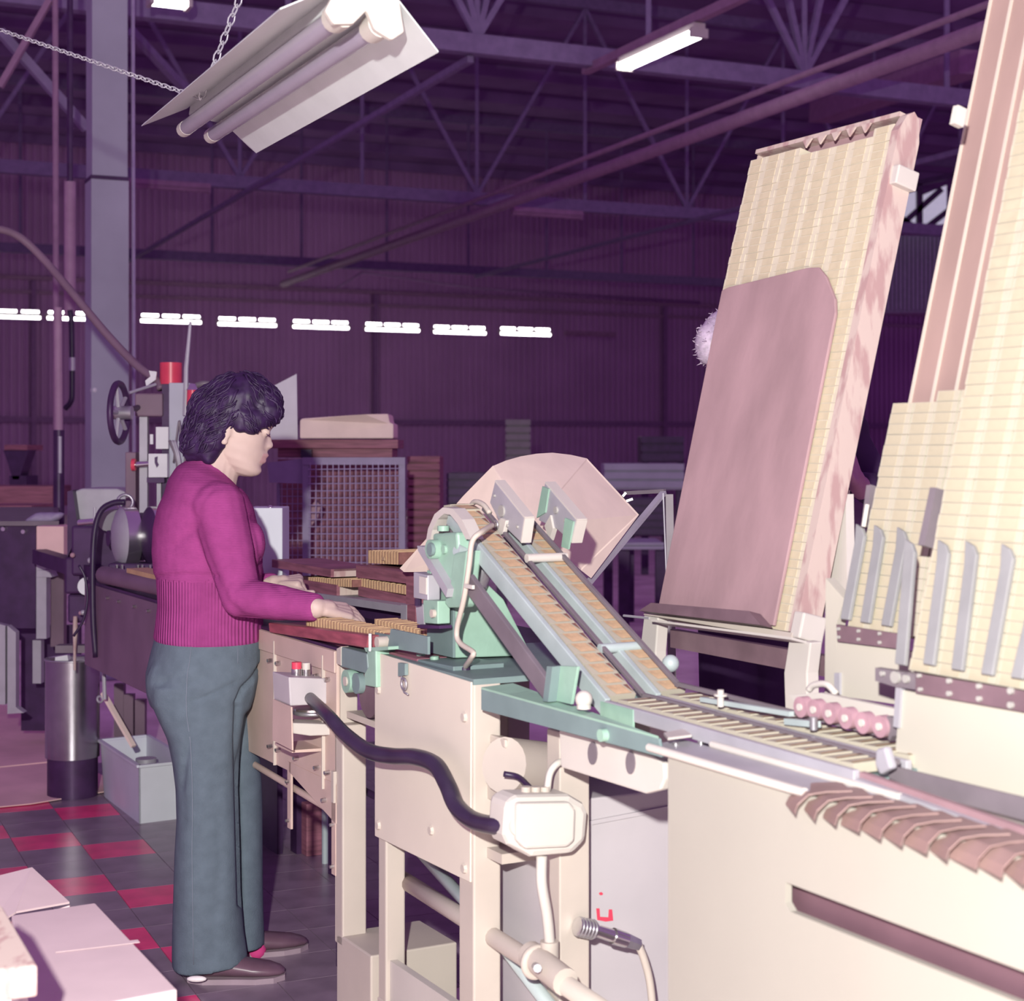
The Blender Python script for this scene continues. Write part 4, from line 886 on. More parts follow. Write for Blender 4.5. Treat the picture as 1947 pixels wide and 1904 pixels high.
edge_row('matchbox_row', 'row of matchboxes on edge between the two left trays', MT(585, 1112, .305), MT(668, 1117, .305), .12, .022, .0178, 'rows of matchboxes on edge')
edge_row('matchbox_row', 'row of matchboxes on edge between the two right trays', MT(684, 1116, .335), MT(772, 1131, .335), .12, .024, .0178, 'rows of matchboxes on edge')
edge_row('matchbox_row', 'short double row of loose matchboxes lying on top of the tray stack', MT(699, 1071, .37), MT(757, 1074, .37), .16, .036, .0178, 'rows of matchboxes on edge')
dot = MT(729, 1066, .366)
solo('red_seal', MB().prism([dot + A * (.012 * math.cos(a)) + ZV * (.011 * math.sin(a)) for a in [math.pi * i / 8 for i in range(9)]], N * -.002), 'orange', 'small reddish seal on the loose matchboxes', 'seal')
rk = thing('tray_rack', 'grey steel rack carrying the wooden trays behind the table', 'rack', MT(765, 1186, .29))
part('shelf_beam', MB().prism([MT(600, 1128, .29), MT(772, 1153, .29), MT(772, 1168, .29), MT(600, 1141, .29)], N * .20), 'alu', rk)
part('upright', MB().prism([MT(762, 1150, .285), MT(773, 1151, .285), MT(773, 1190, .285), MT(762, 1188, .285)], N * .02), 'alu', rk)
part('upright', MB().prism([MT(774, 1150, .285), MT(790, 1152, .285), MT(790, 1195, .285), MT(774, 1190, .285)], N * .03), 'wood', rk)
part('side_guide', MB().prism([MT(772, 1085, .32), MT(788, 1088, .32), MT(788, 1160, .32), MT(772, 1155, .32)], N * .04), 'wood', rk)
part('dark_opening', MB().prism([MT(640, 1140, .34), MT(765, 1165, .34), MT(765, 1186, .34), MT(640, 1170, .34)], N * .01), 'dark', rk)  # dark sheet in place of the shaded opening under the shelf

# ------------------------------------------------------------------ drilling column, gearbox and glue pot at the left
def yb(u0, v0, u1, v1, Y, th): return poly_y([(u0, v0), (u1, v0), (u1, v1), (u0, v1)], Y, th)
YM = 6.35
dm = thing('glue_machine', 'dark machine with grey column, red cap and steel gear drums left of the woman', 'machine', V((P(250, 1300, YM).x, YM, 0)))
part('column', yb(321, 728, 361, 1010, YM, .10), 'grey', dm, bevel=.003)
part('column_side', yb(308, 730, 321, 1010, YM + .02, .08), 'dark', dm)
part('red_cap', MB().cyl(P(325, 731, YM + .05), P(325, 690, YM + .05), .043, n=24), 'red', dm, smooth='auto', label='red plastic cap')
part('head_block', yb(256, 748, 309, 792, YM, .14), 'purple', dm, bevel=.006)
part('slide_bar', yb(265, 793, 280, 975, YM + .03, .03), 'alu', dm)
part('slide_bar', yb(298, 905, 306, 975, YM + .03, .03), 'alu', dm)
part('switch_panel', yb(296, 812, 320, 854, YM - .03, .025), 'paper', dm, bevel=.002)
part('switch_panel', yb(282, 863, 318, 908, YM - .05, .045), 'paper', dm, bevel=.002)
part('panel_mark', poly_y([(294, 870), (300, 868), (299, 878), (302, 884), (298, 890), (294, 880)], YM - .052, .002), 'dark', dm)
part('panel_base', yb(279, 908, 312, 918, YM - .03, .05), 'dark', dm)
part('small_plate', yb(285, 826, 291, 845, YM - .02, .01), 'paper', dm)
part('tilted_plate', poly_y([(283, 705), (298, 707), (296, 722), (278, 735), (276, 724), (286, 716)], YM + .02, .01), 'paper', dm)
part('handle_shaft', MB().cyl(P(258, 884, YM), P(284, 882, YM), .012, n=12), 'bright', dm, smooth='auto')
part('red_knob', MB().cyl(P(251, 884, YM), P(258, 884, YM), .024, n=16), 'red', dm, smooth='auto', label='red knob')
part('side_casting', yb(238, 860, 258, 1010, YM + .02, .10), 'purple', dm, bevel=.004)
part('oil_cup', MB().cyl(P(366, 771, YM - .06), P(366, 742, YM - .06), .023, .021, 16), 'red', dm, smooth='auto')
part('oil_cup_cap', MB().cyl(P(366, 742, YM - .06), P(366, 730, YM - .06), .024, .012, 16), 'bright', dm, smooth='auto')
part('oil_cup_tip', MB().cyl(P(362, 786, YM - .06), P(362, 771, YM - .06), .004, .010, 10), 'dark', dm, smooth='auto')
part('feed_tube', MB().tube(curve_pts([P(372, 733, YM), P(395, 730, YM), P(420, 745, YM + .05)]), .012, 8), 'rail', dm, smooth=True)
part('thin_rod', MB().tube([P(352, 790, YM - .05), P(354, 700, YM - .05), P(362, 612, YM - .05)], [.010, .009, .006], 8), 'alu', dm, smooth='auto')
part('loop_cable', MB().tube(curve_pts([P(330, 880, YM - .04), P(336, 830, YM - .05), P(341, 800, YM - .05), P(344, 840, YM - .05), P(352, 870, YM - .05), P(340, 930, YM - .05)]), .004, 6), 'rail', dm, smooth=True)
for k in range(3): part('hanging_cable', MB().tube(curve_pts([P(322 + 5 * k, 838, YM - .06), P(334 + 3 * k, 868, YM - .07), P(338 + 3 * k, 905, YM - .06), P(332 + 6 * k, 960, YM - .06)]), .006, 6), 'alu' if k else 'rail', dm, smooth=True)
wc = P(226, 785, YM - .35); wa = V((.998, -.06, 0)).normalized()
wheel = thing('handwheel', 'dark spoked handwheel in front of the grey column', 'wheel', wc - ZV * .15)
part('rim', MB().ring(wc, wa, .108, .012, 32, 8), 'dark', wheel, smooth=True)
part('hub', MB().cyl(wc - wa * .03, wc + wa * .05, .025, n=14), 'steel', wheel, smooth='auto')
e_ = ZV; g_ = wa.cross(ZV)
for k in range(5):
    a = k * 2 * math.pi / 5 + .3; part('spoke', MB().cyl(wc, wc + (e_ * math.cos(a) + g_ * math.sin(a)) * .105, .008, n=8), 'alu', wheel, smooth='auto')
part('axle', MB().cyl(wc, P(262, 775, YM), .011, n=10), 'dark', wheel, smooth='auto')
part('lever', MB().cyl(P(246, 747, YM - .1), P(296, 731, YM - .02), .006, n=8), 'alu', wheel)
gx = thing('gear_drums', 'pair of polished steel gear drums on a dark casting beside the sweater', 'gearbox', V((P(240, 1090, 6.1).x, 6.1, .9)))
def drum(u, v, Y, r, ln, m, band):
    c = P(u, v, Y); part('drum', MB().cyl(c, c + N * ln, r, n=36), band, gx, smooth='auto')
    part('drum_face', MB().tube([c - N * .028, c - N * .022, c - N * .008, c], [r * .25, r * .6, r * .9, r * .97], 36), m, gx, smooth='auto')
    part('drum_flange', MB().cyl(c + N * (ln + .012), c + N * (ln + .03), r * .8, n=36), 'dark', gx, smooth='auto')
drum(230, 1022, 6.05, .113, .05, 'alu', 'bright'); drum(284, 1019, 5.98, .108, .05, 'dark', 'bright')
part('drum_shaft', MB().cyl(P(205, 1024, 6.10), P(205, 1024, 6.10) + N * .30, .03, n=16), 'dark', gx, smooth='auto')
part('casting', yb(135, 1000, 235, 1095, 6.35, .25), 'dark', gx, bevel=.01)
part('casting', yb(205, 1072, 300, 1096, 5.95, .12), 'dark', gx, bevel=.006)
for u in (222, 232, 262, 270, 285): part('stud', MB().cyl(P(u, 1092, 5.86), P(u, 1074, 5.86), .006, n=8), 'bright', gx, smooth='auto')
part('steel_shaft', MB().cyl(P(150, 994, 6.3), P(212, 989, 6.25), .012, n=10), 'bright', gx, smooth='auto')
part('funnel', MB().cyl(P(208, 968, 6.2), P(214, 990, 6.15), .035, .055, 18), 'alu', gx, smooth='auto')
part('clamp_ring', MB().ring(P(238, 955, 6.1), V((.3, -.9, .2)), .028, .006, 18, 6), 'steel', gx, smooth=True)
part('chute_plate', MB().prism([P(190, 1000, 6.5), P(290, 985, 6.5), P(300, 1015, 6.5), P(200, 1060, 6.5)], V((0, .05, 0))), 'purple', gx)
hoodm = MB()
pr = [(136, 990), (136, 945), (142, 934), (156, 929), (222, 929), (236, 934), (242, 946), (242, 955)]
hd2 = thing('machine_hood', 'rounded grey sheet hood over the gearbox left of the column', 'hood', P(190, 990, 6.6))
part('shell', poly_y(pr[:] + [(205, 990)], 6.55, .28), 'alu', hd2, bevel=.006)
part('dark_side', poly_y([(128, 935), (138, 932), (146, 990), (150, 1010), (128, 1060)], 6.5, .2), 'dark', hd2)
for pts, lab in (([(182, 1250), (177, 1180), (176, 1080), (180, 1010), (192, 972), (215, 957), (238, 955)], 'thick black hose arching over the gearbox'),
                 ([(140, 1210), (158, 1180), (166, 1140), (162, 1100), (150, 1075)], 'thin black tube looping below the gearbox')):
    solo('machine_hose', MB().tube(curve_pts([P(u, v, 5.9) for u, v in pts]), .011 if 'thick' in lab else .005, 8), 'black', lab, 'hose', smooth=True)
solo('steel_rod', MB().cyl(P(180, 965, 5.95), P(178, 1245, 5.95), .005, n=8), 'alu', 'thin vertical steel rod in front of the gearbox', 'rod')
pump = thing('glue_pump', 'dark pump block with brass and glass fittings above the steel pot', 'pump', V((P(150, 1240, 6.4).x, 6.4, .5)))
part('pump_body', yb(122, 1060, 192, 1130, 6.4, .2), 'dark', pump, bevel=.01)
part('pump_body', yb(128, 1130, 186, 1185, 6.45, .15), 'dark', pump, bevel=.01)
part('round_cover', MB().cyl(P(165, 1115, 6.3), P(165, 1115, 6.4), .035, n=20), 'alu', pump, smooth='auto')
part('brass_nozzle', MB().tube([P(143, 1172, 6.3), P(143, 1200, 6.3), P(142, 1235, 6.3), P(142, 1275, 6.3)], [.008, .010, .006, .005], 10), 'pinkwood', pump, smooth='auto')
part('steel_valve', MB().sph(P(166, 1182, 6.3), .018), 'bright', pump, smooth=True)
part('glass_bulb', MB().cyl(P(185, 1200, 6.3), P(184, 1222, 6.3), .016, .010, 14), 'greyl', pump, smooth='auto')
part('valve_knob', MB().sph(P(138, 1055 + 1, 6.3), .010).sph(P(153, 1166, 6.3), .008), 'pinkrub', pump, smooth=True)
part('cross_bar', yb(105, 1228, 190, 1242, 6.4, .06), 'rail', pump)
part('steel_link', MB().cyl(P(196, 1238, 6.2), P(199, 1330, 6.2), .008, n=8), 'alu', pump, smooth='auto')
part('cable_tie', MB().sph(P(172, 1066, 6.2), .012).sph(P(158, 1165, 6.25), .010), 'alu', pump, smooth=True)
pt = thing('steel_pot', 'tall polished steel glue pot hanging below the pump', 'pot', V((P(138, 1440, 6.6).x, 6.6, 0)))
pc = P(138, 1340, 6.6)
part('pot_wall', MB().cyl(V((pc.x, 6.6, CH - 583 / F * 6.6)), V((pc.x, 6.6, CH - 398 / F * 6.6)), .108, n=40), 'potsteel', pt, smooth='auto')
part('pot_rim', MB().ring(V((pc.x, 6.6, CH - 398 / F * 6.6)), ZV, .108, .004, 36, 6), 'steel', pt, smooth=True)
part('pot_ear', MB().ring(P(190, 1330, 6.5), V((.3, 1, 0)), .012, .005, 14, 6), 'alu', pt, smooth=True)
part('pot_stand', MB().cyl(V((pc.x, 6.6, .0)), V((pc.x, 6.6, .158)), .10, n=30), 'dark', pt, smooth='auto')
part('white_rag', poly_y([(105, 1250), (128, 1246), (131, 1262), (112, 1266), (104, 1260)], 6.55, .04), 'paper', pt)
for i, (u, v0, v1) in enumerate(((228, 1300, 1360), (246, 1320, 1400), (268, 1330, 1405))):
    solo('bed_support', MB().beam(P(u, v0, 6.75), V((P(u, v0, 6.75).x, 6.75, 0)), .04, .04, V((1, 0, 0))), 'purple', ('left', 'middle', 'right')[i] + ' dark support below the feed bed behind the bin', 'support')

# bin, stick and cardboard on the floor
nn, lp_, rp_ = FL(265, 1567), FL(198, 1515), FL(352, 1556); bp_ = lp_ + rp_ - nn
cen = (lp_ + rp_) / 2; bn = thing('plastic_bin', 'pale grey tapered plastic bin standing on the floor by the trousers', 'bin', cen)
def up_(p, h, k): q = cen + (p - cen) * k; return q + ZV * h
cs = [nn, rp_, bp_, lp_]
for i in range(4):
    a, b = cs[i], cs[(i + 1) % 4]; m = MB(); ao, bo = up_(a, .22, 1.1), up_(b, .22, 1.1)
    ins = (cen - (a + b) / 2).normalized() * .006
    m.prism([a, b, bo, ao], ins); part('bin_wall', m, 'greyl', bn)
    part('bin_rim', MB().beam(up_(a, .222, 1.13), up_(b, .222, 1.13), .016, .010), 'greyl', bn)
part('bin_floor', MB().prism(cs, ZV * .005), 'greyl', bn)
part('offcut_roll', MB().cyl(cen + ZV * .06 - BD * .05, cen + ZV * .20 - BD * .05, .04, n=18), 'alu', bn, smooth='auto')
solo('wooden_stick', MB().beam(P(196, 1318, 6.35), P(254, 1420, 6.25), .02, .012), 'card', 'tan wooden stick leaning into the pale grey bin', 'stick')
for i, (pts, lab) in enumerate((([(-40, 1540), (60, 1530), (205, 1506), (198, 1478), (140, 1447), (-40, 1466)], 'nearer tan cardboard sheet lying on the floor at left'),
                                ([(-40, 1464), (135, 1446), (95, 1392), (60, 1350), (-40, 1335)], 'farther tan cardboard sheet lying on the floor at left'))):
    solo('cardboard_sheet', MB().prism([FL(u, v, .004 + .004 * i) for u, v in pts], ZV * .004), 'floorcard', lab, 'cardboard')

# dark bench and boxes at the far left
bc = thing('dark_bench', 'dark side bench with littered top at the left edge', 'bench', V((P(30, 1330, 7.2).x, 7.2, 0)))
part('front_panel', yb(-60, 1000, 68, 1195, 7.2, .03), 'dark', bc)
part('bench_top', MB().prism([P(-60, 1000, 7.15), P(112, 1000, 7.15), P(112, 972, 8.0), P(-60, 972, 8.0)], ZV * .02), 'rail', bc)
part('bench_dark_fill', yb(40, 1190, 150, 1390, 7.7, .05), 'dark', bc)  # dark sheet added to keep the space below the bench dim
part('bench_leg', yb(69, 1060, 88, 1215, 7.2, .06), 'alu', bc)
part('bench_leg', yb(96, 1075, 121, 1230, 7.35, .05), 'purple', bc)
part('shelf_block', poly_y([(69, 1085), (92, 1085), (99, 1098), (69, 1098)], 7.18, .1), 'alu', bc)
part('foot_post', yb(62, 1218, 78, 1300, 7.3, .05), 'alu', bc)
part('foot_post', poly_y([(14, 1190), (30, 1203), (30, 1345), (45, 1356), (14, 1358)], 7.0, .05), 'alu', bc)
part('foot_post', poly_y([(-10, 1185), (10, 1190), (10, 1340), (-10, 1340)], 7.0, .05), 'alu', bc)
bolts(bc, [P(8, 1006, 7.2), P(46, 1011, 7.2)], .012, V((0, -.02, 0)), 'bright')
solo('pink_carton', yb(69, 1001, 121, 1056, 7.05, .18), 'floorcard', 'square pink carton fixed on the end of the dark bench', 'carton', bevel=.003)
solo('dark_casting', MB().beam(P(75, 1058, 7.0), P(185, 1092, 6.3), .06, .06), 'dark', 'dark casting arm below the pink carton', 'arm')
rgm = MB()
for i in range(9):
    p = P(60 + 6 * i, 990 - (i % 3) * 4, 7.2); rgm.ell(p, (.035, 0, .01), (0, .04, 0), (0, 0, .018), 10, 6)
solo('rag_heap', remesh(rgm, .012, 2), 'cage', 'crumpled blue grey rag heap on the bench top', 'rags', smooth=True)
for i, (x0, y0, x1, y1, Y, m_, lab) in enumerate(((-40, 925, 100, 965, 9.5, 'wood', 'reddish timber stack behind the dark bench'),
        (-40, 962, 60, 985, 8.3, 'wood', 'dark timber beam lying behind the rag heap'), (8, 846, 52, 857, 12.0, 'wood', 'small board on the dark funnel machine'))):
    solo('timber', yb(x0, y0, x1, y1, Y, .4), m_, lab, 'timber')
fn = thing('funnel_machine', 'dark funnel shaped machine standing far left against the wall', 'machine', V((P(30, 950, 12).x, 12, 0)))
part('funnel', MB().loft([[P(u, v, 12) + V((0, d_, 0)) for u, d_ in ((30 - w, 0), (30 + w, 0), (30 + w, .2), (30 - w, .2))] for v, w in ((912, 6), (885, 14), (856, 24))]), 'dark', fn)
part('machine_base', yb(18, 905, 50, 925, 12, .3), 'dark', fn)
part('machine_leg', yb(26, 925, 42, 1216.6, 12, .1), 'dark', fn)
# vertical pipe, air hose and arched conduit
pole = thing('drop_pole', 'pinkish vertical pipe dropping from the roof with dark socket', 'pole', V((P(112, 1000, 8).x, 8, 0)))
part('pipe', MB().cyl(P(112, 820, 8), P(110, 585, 8), .021, n=14), 'pipe', pole, smooth='auto')
part('socket', MB().cyl(P(112, 1000, 8), P(112, 818, 8), .026, n=14), 'dark', pole, smooth='auto')
part('steel_insert', MB().cyl(P(114, 900, 7.96), P(114, 830, 7.96), .010, n=10), 'alu', pole, smooth='auto')
part('post', MB().cyl(V((P(112, 1000, 8).x, 8, 0)), P(112, 1000, 8), .03, n=12), 'dark', pole, smooth='auto')
solo('flue_pipe', MB().cyl(P(133, 600, 9.5), P(133, 346, 9.5), .034, n=14), 'pipe', 'wider pink pipe hanging left of the grey column', 'pipe', smooth='auto')
tpx = P(108, 590, 11); solo('thin_pipe', MB().cyl(V((tpx.x, 11, 0)), V((tpx.x - .02, 11, 7.98)), .02, n=8), 'pipe', 'thin dark pipe rising to the roof at far left', 'pipe', smooth='auto')
tpx = P(133, 350, 9.5); solo('thin_pipe', MB().cyl(tpx, V((tpx.x, 9.5, 7.98)), .018, n=8), 'dark', 'second thin dark pipe rising above the wider pink pipe', 'pipe', smooth='auto')
ah = thing('air_hose', 'black air hose with metal coupling hanging beside the pole', 'hose', P(130, 780, 9.45))
part('hose', MB().tube(curve_pts([P(133, 590, 9.45), P(136, 620, 9.45), P(137, 740, 9.45), P(134, 765, 9.45), P(123, 778, 9.45)]), .016, 10), 'black', ah, smooth=True)
part('coupling', MB().cyl(P(137, 705, 9.43), P(137, 680, 9.43), .019, n=12), 'alu', ah, smooth='auto')
solo('arched_conduit', MB().tube(curve_pts([P(-30, 436, 6.6), P(5, 437, 6.6), P(40, 453, 6.6), P(80, 490, 6.6), P(130, 548, 6.55), P(200, 632, 6.5), P(255, 690, 6.45), P(296, 722, 6.4), P(306, 740, 6.38)]), .016, 10), 'purple', 'plum flexible conduit arching from the left edge down to the machine', 'conduit', smooth=True)
solo('work_lamp', MB().sph(P(179, 742, 9.88), .024), 'paper', 'small round white lamp on the column edge', 'lamp', smooth=True)

# ------------------------------------------------------------------ cage, planks and stacks behind the table
YC = 7.6
cg = thing('wire_cage', 'grey steel cage with wire mesh door behind the trays', 'cage', V((P(670, 1100, YC).x, YC, 0)))
part('frame_bar', yb(575, 872, 588, 1160, YC, .03), 'cage', cg); part('frame_bar', yb(758, 874, 770, 1160, YC, .03), 'cage', cg)
part('frame_bar', yb(575, 870, 770, 884, YC - .006, .045), 'cage', cg); part('frame_bar', yb(575, 1150, 770, 1165, YC - .006, .045), 'cage', cg)
for i in range(16): part('wire', MB().cyl(P(590 + i * 10.8, 880, YC - .005), P(589 + i * 10.9, 1155, YC - .005), .0026, n=5), 'wire', cg)
for i in range(19): part('wire', MB().cyl(P(586, 893 + i * 13.6, YC - .008), P(760, 891 + i * 13.8, YC - .008), .0026, n=5), 'wire', cg)
part('side_plate', poly_y([(508, 880), (580, 872), (580, 920), (512, 918)], YC + .02, .02), 'cage', cg)
part('frame_bar', yb(526, 920, 532, 1160, YC + .1, .03), 'cage', cg)
for i in range(5): part('wire', MB().cyl(P(536 + i * 10, 920, YC + .1), P(536 + i * 10, 1155, YC + .1), .0022, n=5), 'wire', cg)
for i in range(15): part('wire', MB().cyl(P(530, 930 + i * 14, YC + .1), P(578, 930 + i * 14, YC + .1), .0022, n=5), 'wire', cg)
part('cage_back', yb(528, 874, 768, 1165, YC + .6, .02), 'wood', cg)
for u_ in (532, 764): part('cage_leg', MB().beam(P(u_, 1160, YC + .05), V((P(u_, 1160, YC).x, YC + .05, 0)), .04, .04, V((1, 0, 0))), 'cage', cg)
part('cage_floor', yb(528, 1158, 770, 1250, YC + .02, .55), 'dark', cg)
part('stored_block', poly_y([(590, 965), (600, 952), (610, 962), (604, 985), (592, 1000)], YC + .1, .1), 'pinkrub', cg)
solo('plank', yb(512, 836, 757, 853, YC + .05, .40), 'wood', 'upper long wooden plank lying across the cage', 'plank', 'planks on the cage', bevel=.003)
solo('plank', yb(528, 853, 746, 870, YC + .08, .35), 'wood', 'lower reddish wooden plank on top of the cage', 'plank', 'planks on the cage', bevel=.003)
solo('wedge_block', yb(572, 855, 592, 871, YC + .03, .05), 'black', 'small black block wedged between the planks', 'block')
solo('foam_box', MB().prism([P(570, 834, YC - .02), P(570, 800, YC - .02), P(574, 796, YC - .02), P(694, 788, YC - .02), P(738, 787, YC + .05), P(741, 804, YC + .05), P(748, 806, YC + .05), P(748, 834, YC + .05)], V((0, .3, 0))), 'card', 'pale tan box lying on the planks over the cage', 'box', bevel=.006)
solo('paper_sheet', MB().prism([P(505, 742, YC + .12), P(564, 711, YC + .12), P(566, 836, YC + .12), P(505, 838, YC + .12)], V((0, .006, 0))), 'paper', 'white paper sheet standing behind the woman\'s hair', 'paper')
gb2 = thing('control_box', 'light grey steel control box on the table behind the woman\'s chest', 'control box', P(508, 1138, 5.2))
part('body', yb(470, 966, 537, 1138, 5.2, .16), 'greyl', gb2, bevel=.003)
part('rounded_knob', MB().sph(P(514, 966, 5.22), .009), 'bright', gb2, smooth=True)
bgs = (('pallet_stack', 775, 868, 835, 1090, 9.5, 'wood', 'reddish pallet stack right of the wire cage', 'pallets'),
       ('pale_locker', 962, 798, 1008, 1010, 16, 'rail', 'dim grey locker against the far wall', 'locker'),
       ('sheet_stack', 1150, 882, 1300, 932, 14, 'grey', 'pale stack of sheets far behind the hood', 'stack'),
       ('low_platform', 1180, 1032, 1262, 1046, 12, 'grey', 'low pale platform on the far floor', 'platform'),
       ('dark_crate', 1190, 950, 1275, 1020, 13, 'dark', 'dark crate below the pale sheet stack', 'crate'),
       ('dark_crate', 1220, 830, 1300, 880, 18, 'dark', 'dark crate pile far behind the leaning tray', 'crate'),
       ('dark_crate', 850, 900, 960, 1020, 12, 'dark', 'dark crate row behind the hood', 'crate'))
for (n_, x0, y0, x1, y1, Y, m_, lab, cat) in bgs:
    t_ = thing(n_, lab, cat, V((P((x0 + x1) / 2, y0, Y).x, Y, 0)))
    part('body', yb(x0, y0, x1, y1, Y, .6), m_, t_, bevel=.01)
    k = max(2, int((y1 - y0) / 14))
    for i in range(k): part('slat', yb(x0 - 1, y0 + (y1 - y0) * i / k, x1 + 1, y0 + (y1 - y0) * (i + .72) / k, Y - .03, .03), m_, t_)
    z0 = P(x0, y1, Y).z
    if z0 > .02:
        for u in (x0 + 6, x1 - 6): part('leg', MB().beam(V((P(u, y1, Y + .3).x, Y + .3, 0)), P(u, y1, Y + .3), .08, .08, V((1, 0, 0))), 'dark', t_)
# daylight window high in the far gable, behind a dark lattice
dw = thing('gable_window', 'small daylight window strip behind dark truss at the right', 'window', P(1745, 430, 26), None, 'structure')
part('pane', poly_y([(1705, 375), (1745, 362), (1745, 425), (1700, 440)], 26, .02), 'daywin', dw)
part('pane', poly_y([(1752, 372), (1800, 352), (1800, 425), (1752, 432)], 26, .02), 'daywin', dw)
for a, b in (((1690, 440), (1830, 436)), ((1748, 350), (1748, 440)), ((1690, 400), (1748, 440)), ((1700, 440), (1790, 360)), ((1752, 440), (1830, 380)), ((1690, 360), (1830, 330))):
    part('lattice_bar', MB().beam(P(*a, 25.8), P(*b, 25.8), .09, .09), 'dark', dw)
lw = thing('lit_wall_panel', 'paler corrugated panel under the daylight window', 'wall panel', P(1700, 700, 26.5), None, 'structure')
cm = MB(); 
for i in range(26): cm.box(P(1640 + i * 8, 520, 26.5), V((.024, 0, 0)), V((0, .02, 0)), V((0, 0, .6)))
part('corrugation', cm, 'cage', lw, kind='stuff')
part('backing', yb(1630, 448, 1850, 595, 26.55, .02), 'cage', lw)

# ------------------------------------------------------------------ foreground cartons at the bottom left
zt2 = .50
ct = thing('carton', 'pale flat topped cardboard carton in the bottom left corner', 'carton', FL(150, 1850, zt2) - ZV * .5)
top = [FL(22, 1741, zt2), FL(181, 1717, zt2), FL(337, 1882, zt2), FL(60, 1935, zt2)]
part('carton_body', MB().prism(top, ZV * -.5), 'cardbox', ct, bevel=.003)
part('tape_strip', MB().prism([FL(105, 1806, zt2 + .001), FL(262, 1788, zt2 + .001), FL(266, 1793, zt2 + .001), FL(106, 1812, zt2 + .001)], ZV * .0008), 'cardbox', ct)
oc = thing('open_carton', 'open cardboard carton with folded flaps behind the flat carton', 'carton', FL(40, 1700, .5) - ZV * .5)
part('flap', MB().prism([P(-30, 1676, 3.35), P(61, 1653, 3.45), P(30, 1738, 3.2), P(-30, 1775, 3.1)], ZV * .004), 'cardbox', oc)
part('flap', MB().prism([P(61, 1653, 3.45), P(132, 1719, 3.33), P(28, 1738, 3.2)], ZV * .004), 'cardbox', oc)
part('carton_side', MB().prism([P(-30, 1776, 3.3), P(132, 1722, 3.36), V((P(132, 1722, 3.36).x, 3.36, 0)), V((P(-30, 1776, 3.3).x, 3.3, 0))], V((0, .005, 0))), 'cardbox', oc)
solo('timber_offcut', MB().prism([P(-40, 1690, 2.5), P(5, 1725, 2.5), P(72, 1836, 2.3), P(-40, 1850, 2.3)], ZV * -.045), 'pinkwood', 'pink grained timber end resting on the cartons at the left edge', 'timber', bevel=.004)
# ------------------------------------------------------------------ people
from mathutils.bvhtree import BVHTree
FW = V((.95, .31, 0)).normalized(); LT = V((-FW.y, FW.x, 0)); YB = 4.42
def sect(u0, u1, v, hl, lat=0.0, n=36, ex=2.3, tilt=0.0, grow=0.0):
    Y = YB + lat * .95; c = P((u0 + u1) / 2, v, Y); hf = (u1 - u0) / 2 * Y / F + grow; hl = hl + grow; r = []
    for i in range(n):
        a = 2 * math.pi * i / n; ca, sa = math.cos(a), math.sin(a)
        k = 1 / ((abs(ca) ** ex + abs(sa) ** ex) ** (1 / ex)); f_ = hf * ca * k
        r.append(c + FW * f_ + LT * (hl * sa * k) - ZV * (tilt * f_))
    return r
def carve(mb, path, depth, width):
    """press a crease into the camera side of a mesh along a pixel path"""
    me = bpy.data.meshes.new('c'); me.from_pydata([tuple(p) for p in mb.v], [], mb.f); me.update()
    nr = [v.normal.copy() for v in me.vertices]; bpy.data.meshes.remove(me); eye = V((0, 0, CH))
    for i, p in enumerate(mb.v):
        if nr[i].dot(p - eye) > 0: continue
        u = CX + p.x / p.y * F; v = HY - (p.z - CH) / p.y * F; best = 1e9
        for (a, b), (c, d) in zip(path, path[1:]):
            dx, dy = c - a, d - b; t = max(0, min(1, ((u - a) * dx + (v - b) * dy) / (dx * dx + dy * dy)))
            best = min(best, math.hypot(u - a - t * dx, v - b - t * dy))
        if best < width * 2.2: mb.v[i] = p - nr[i] * depth * math.exp(-(best / width) ** 2)
def on_surface(mb, path, off=.0012):
    bv = BVHTree.FromPolygons([tuple(p) for p in mb.v], mb.f); eye = V((0, 0, CH)); out = []
    for u, v in path:
        d = V(((u - CX) / F, 1, -(v - HY) / F)).normalized(); h = bv.ray_cast(eye, d)
        if h[0] is not None: out.append(h[0] - d * off)
    return out

woman = thing('person', 'dark haired woman in magenta sweater and grey blue trousers working at the table', 'person', V((P(395, 900, YB).x, YB, 0)))
# --- head, from the profile
TD = math.radians(17); hw = V((.985, .17, 0)).normalized(); hl_ = V((-hw.y, hw.x, 0))
hF = hw * math.cos(TD) - ZV * math.sin(TD); hU = hw * math.sin(TD) + ZV * math.cos(TD); H0 = P(430, 820, 4.40)
def HP(x, y, z): return H0 + hF * (x * .001) + hl_ * (y * .001) + hU * (z * .001)
def lerp_tab(tab, z):
    if z >= tab[0][0]: return tab[0][1]
    for (z0, x0), (z1, x1) in zip(tab, tab[1:]):
        if z1 <= z <= z0:
            t = (z0 - z) / (z0 - z1); t = t * t * (3 - 2 * t) * .5 + t * .5; return x0 + (x1 - x0) * t
    return tab[-1][1]
front = [(116, 25), (108, 60), (95, 88), (80, 103), (60, 113), (45, 115), (32, 111), (10, 112), (-17, 115), (-38, 117), (-60, 114), (-75, 119), (-88, 116), (-97, 104), (-104, 80)]
back = [(116, 0), (108, -25), (95, -50), (60, -76), (20, -75), (-20, -60), (-50, -30), (-75, 0), (-97, 40), (-104, 62)]
half = [(116, 12), (108, 34), (95, 54), (60, 74), (30, 76), (0, 72), (-30, 65), (-60, 56), (-80, 46), (-97, 30), (-104, 10)]
nose = [(60, 0), (40, 1), (32, 2), (20, 8), (10, 14), (2, 20), (-6, 18), (-12, 12), (-18, 6), (-24, 3), (-116, 0)]
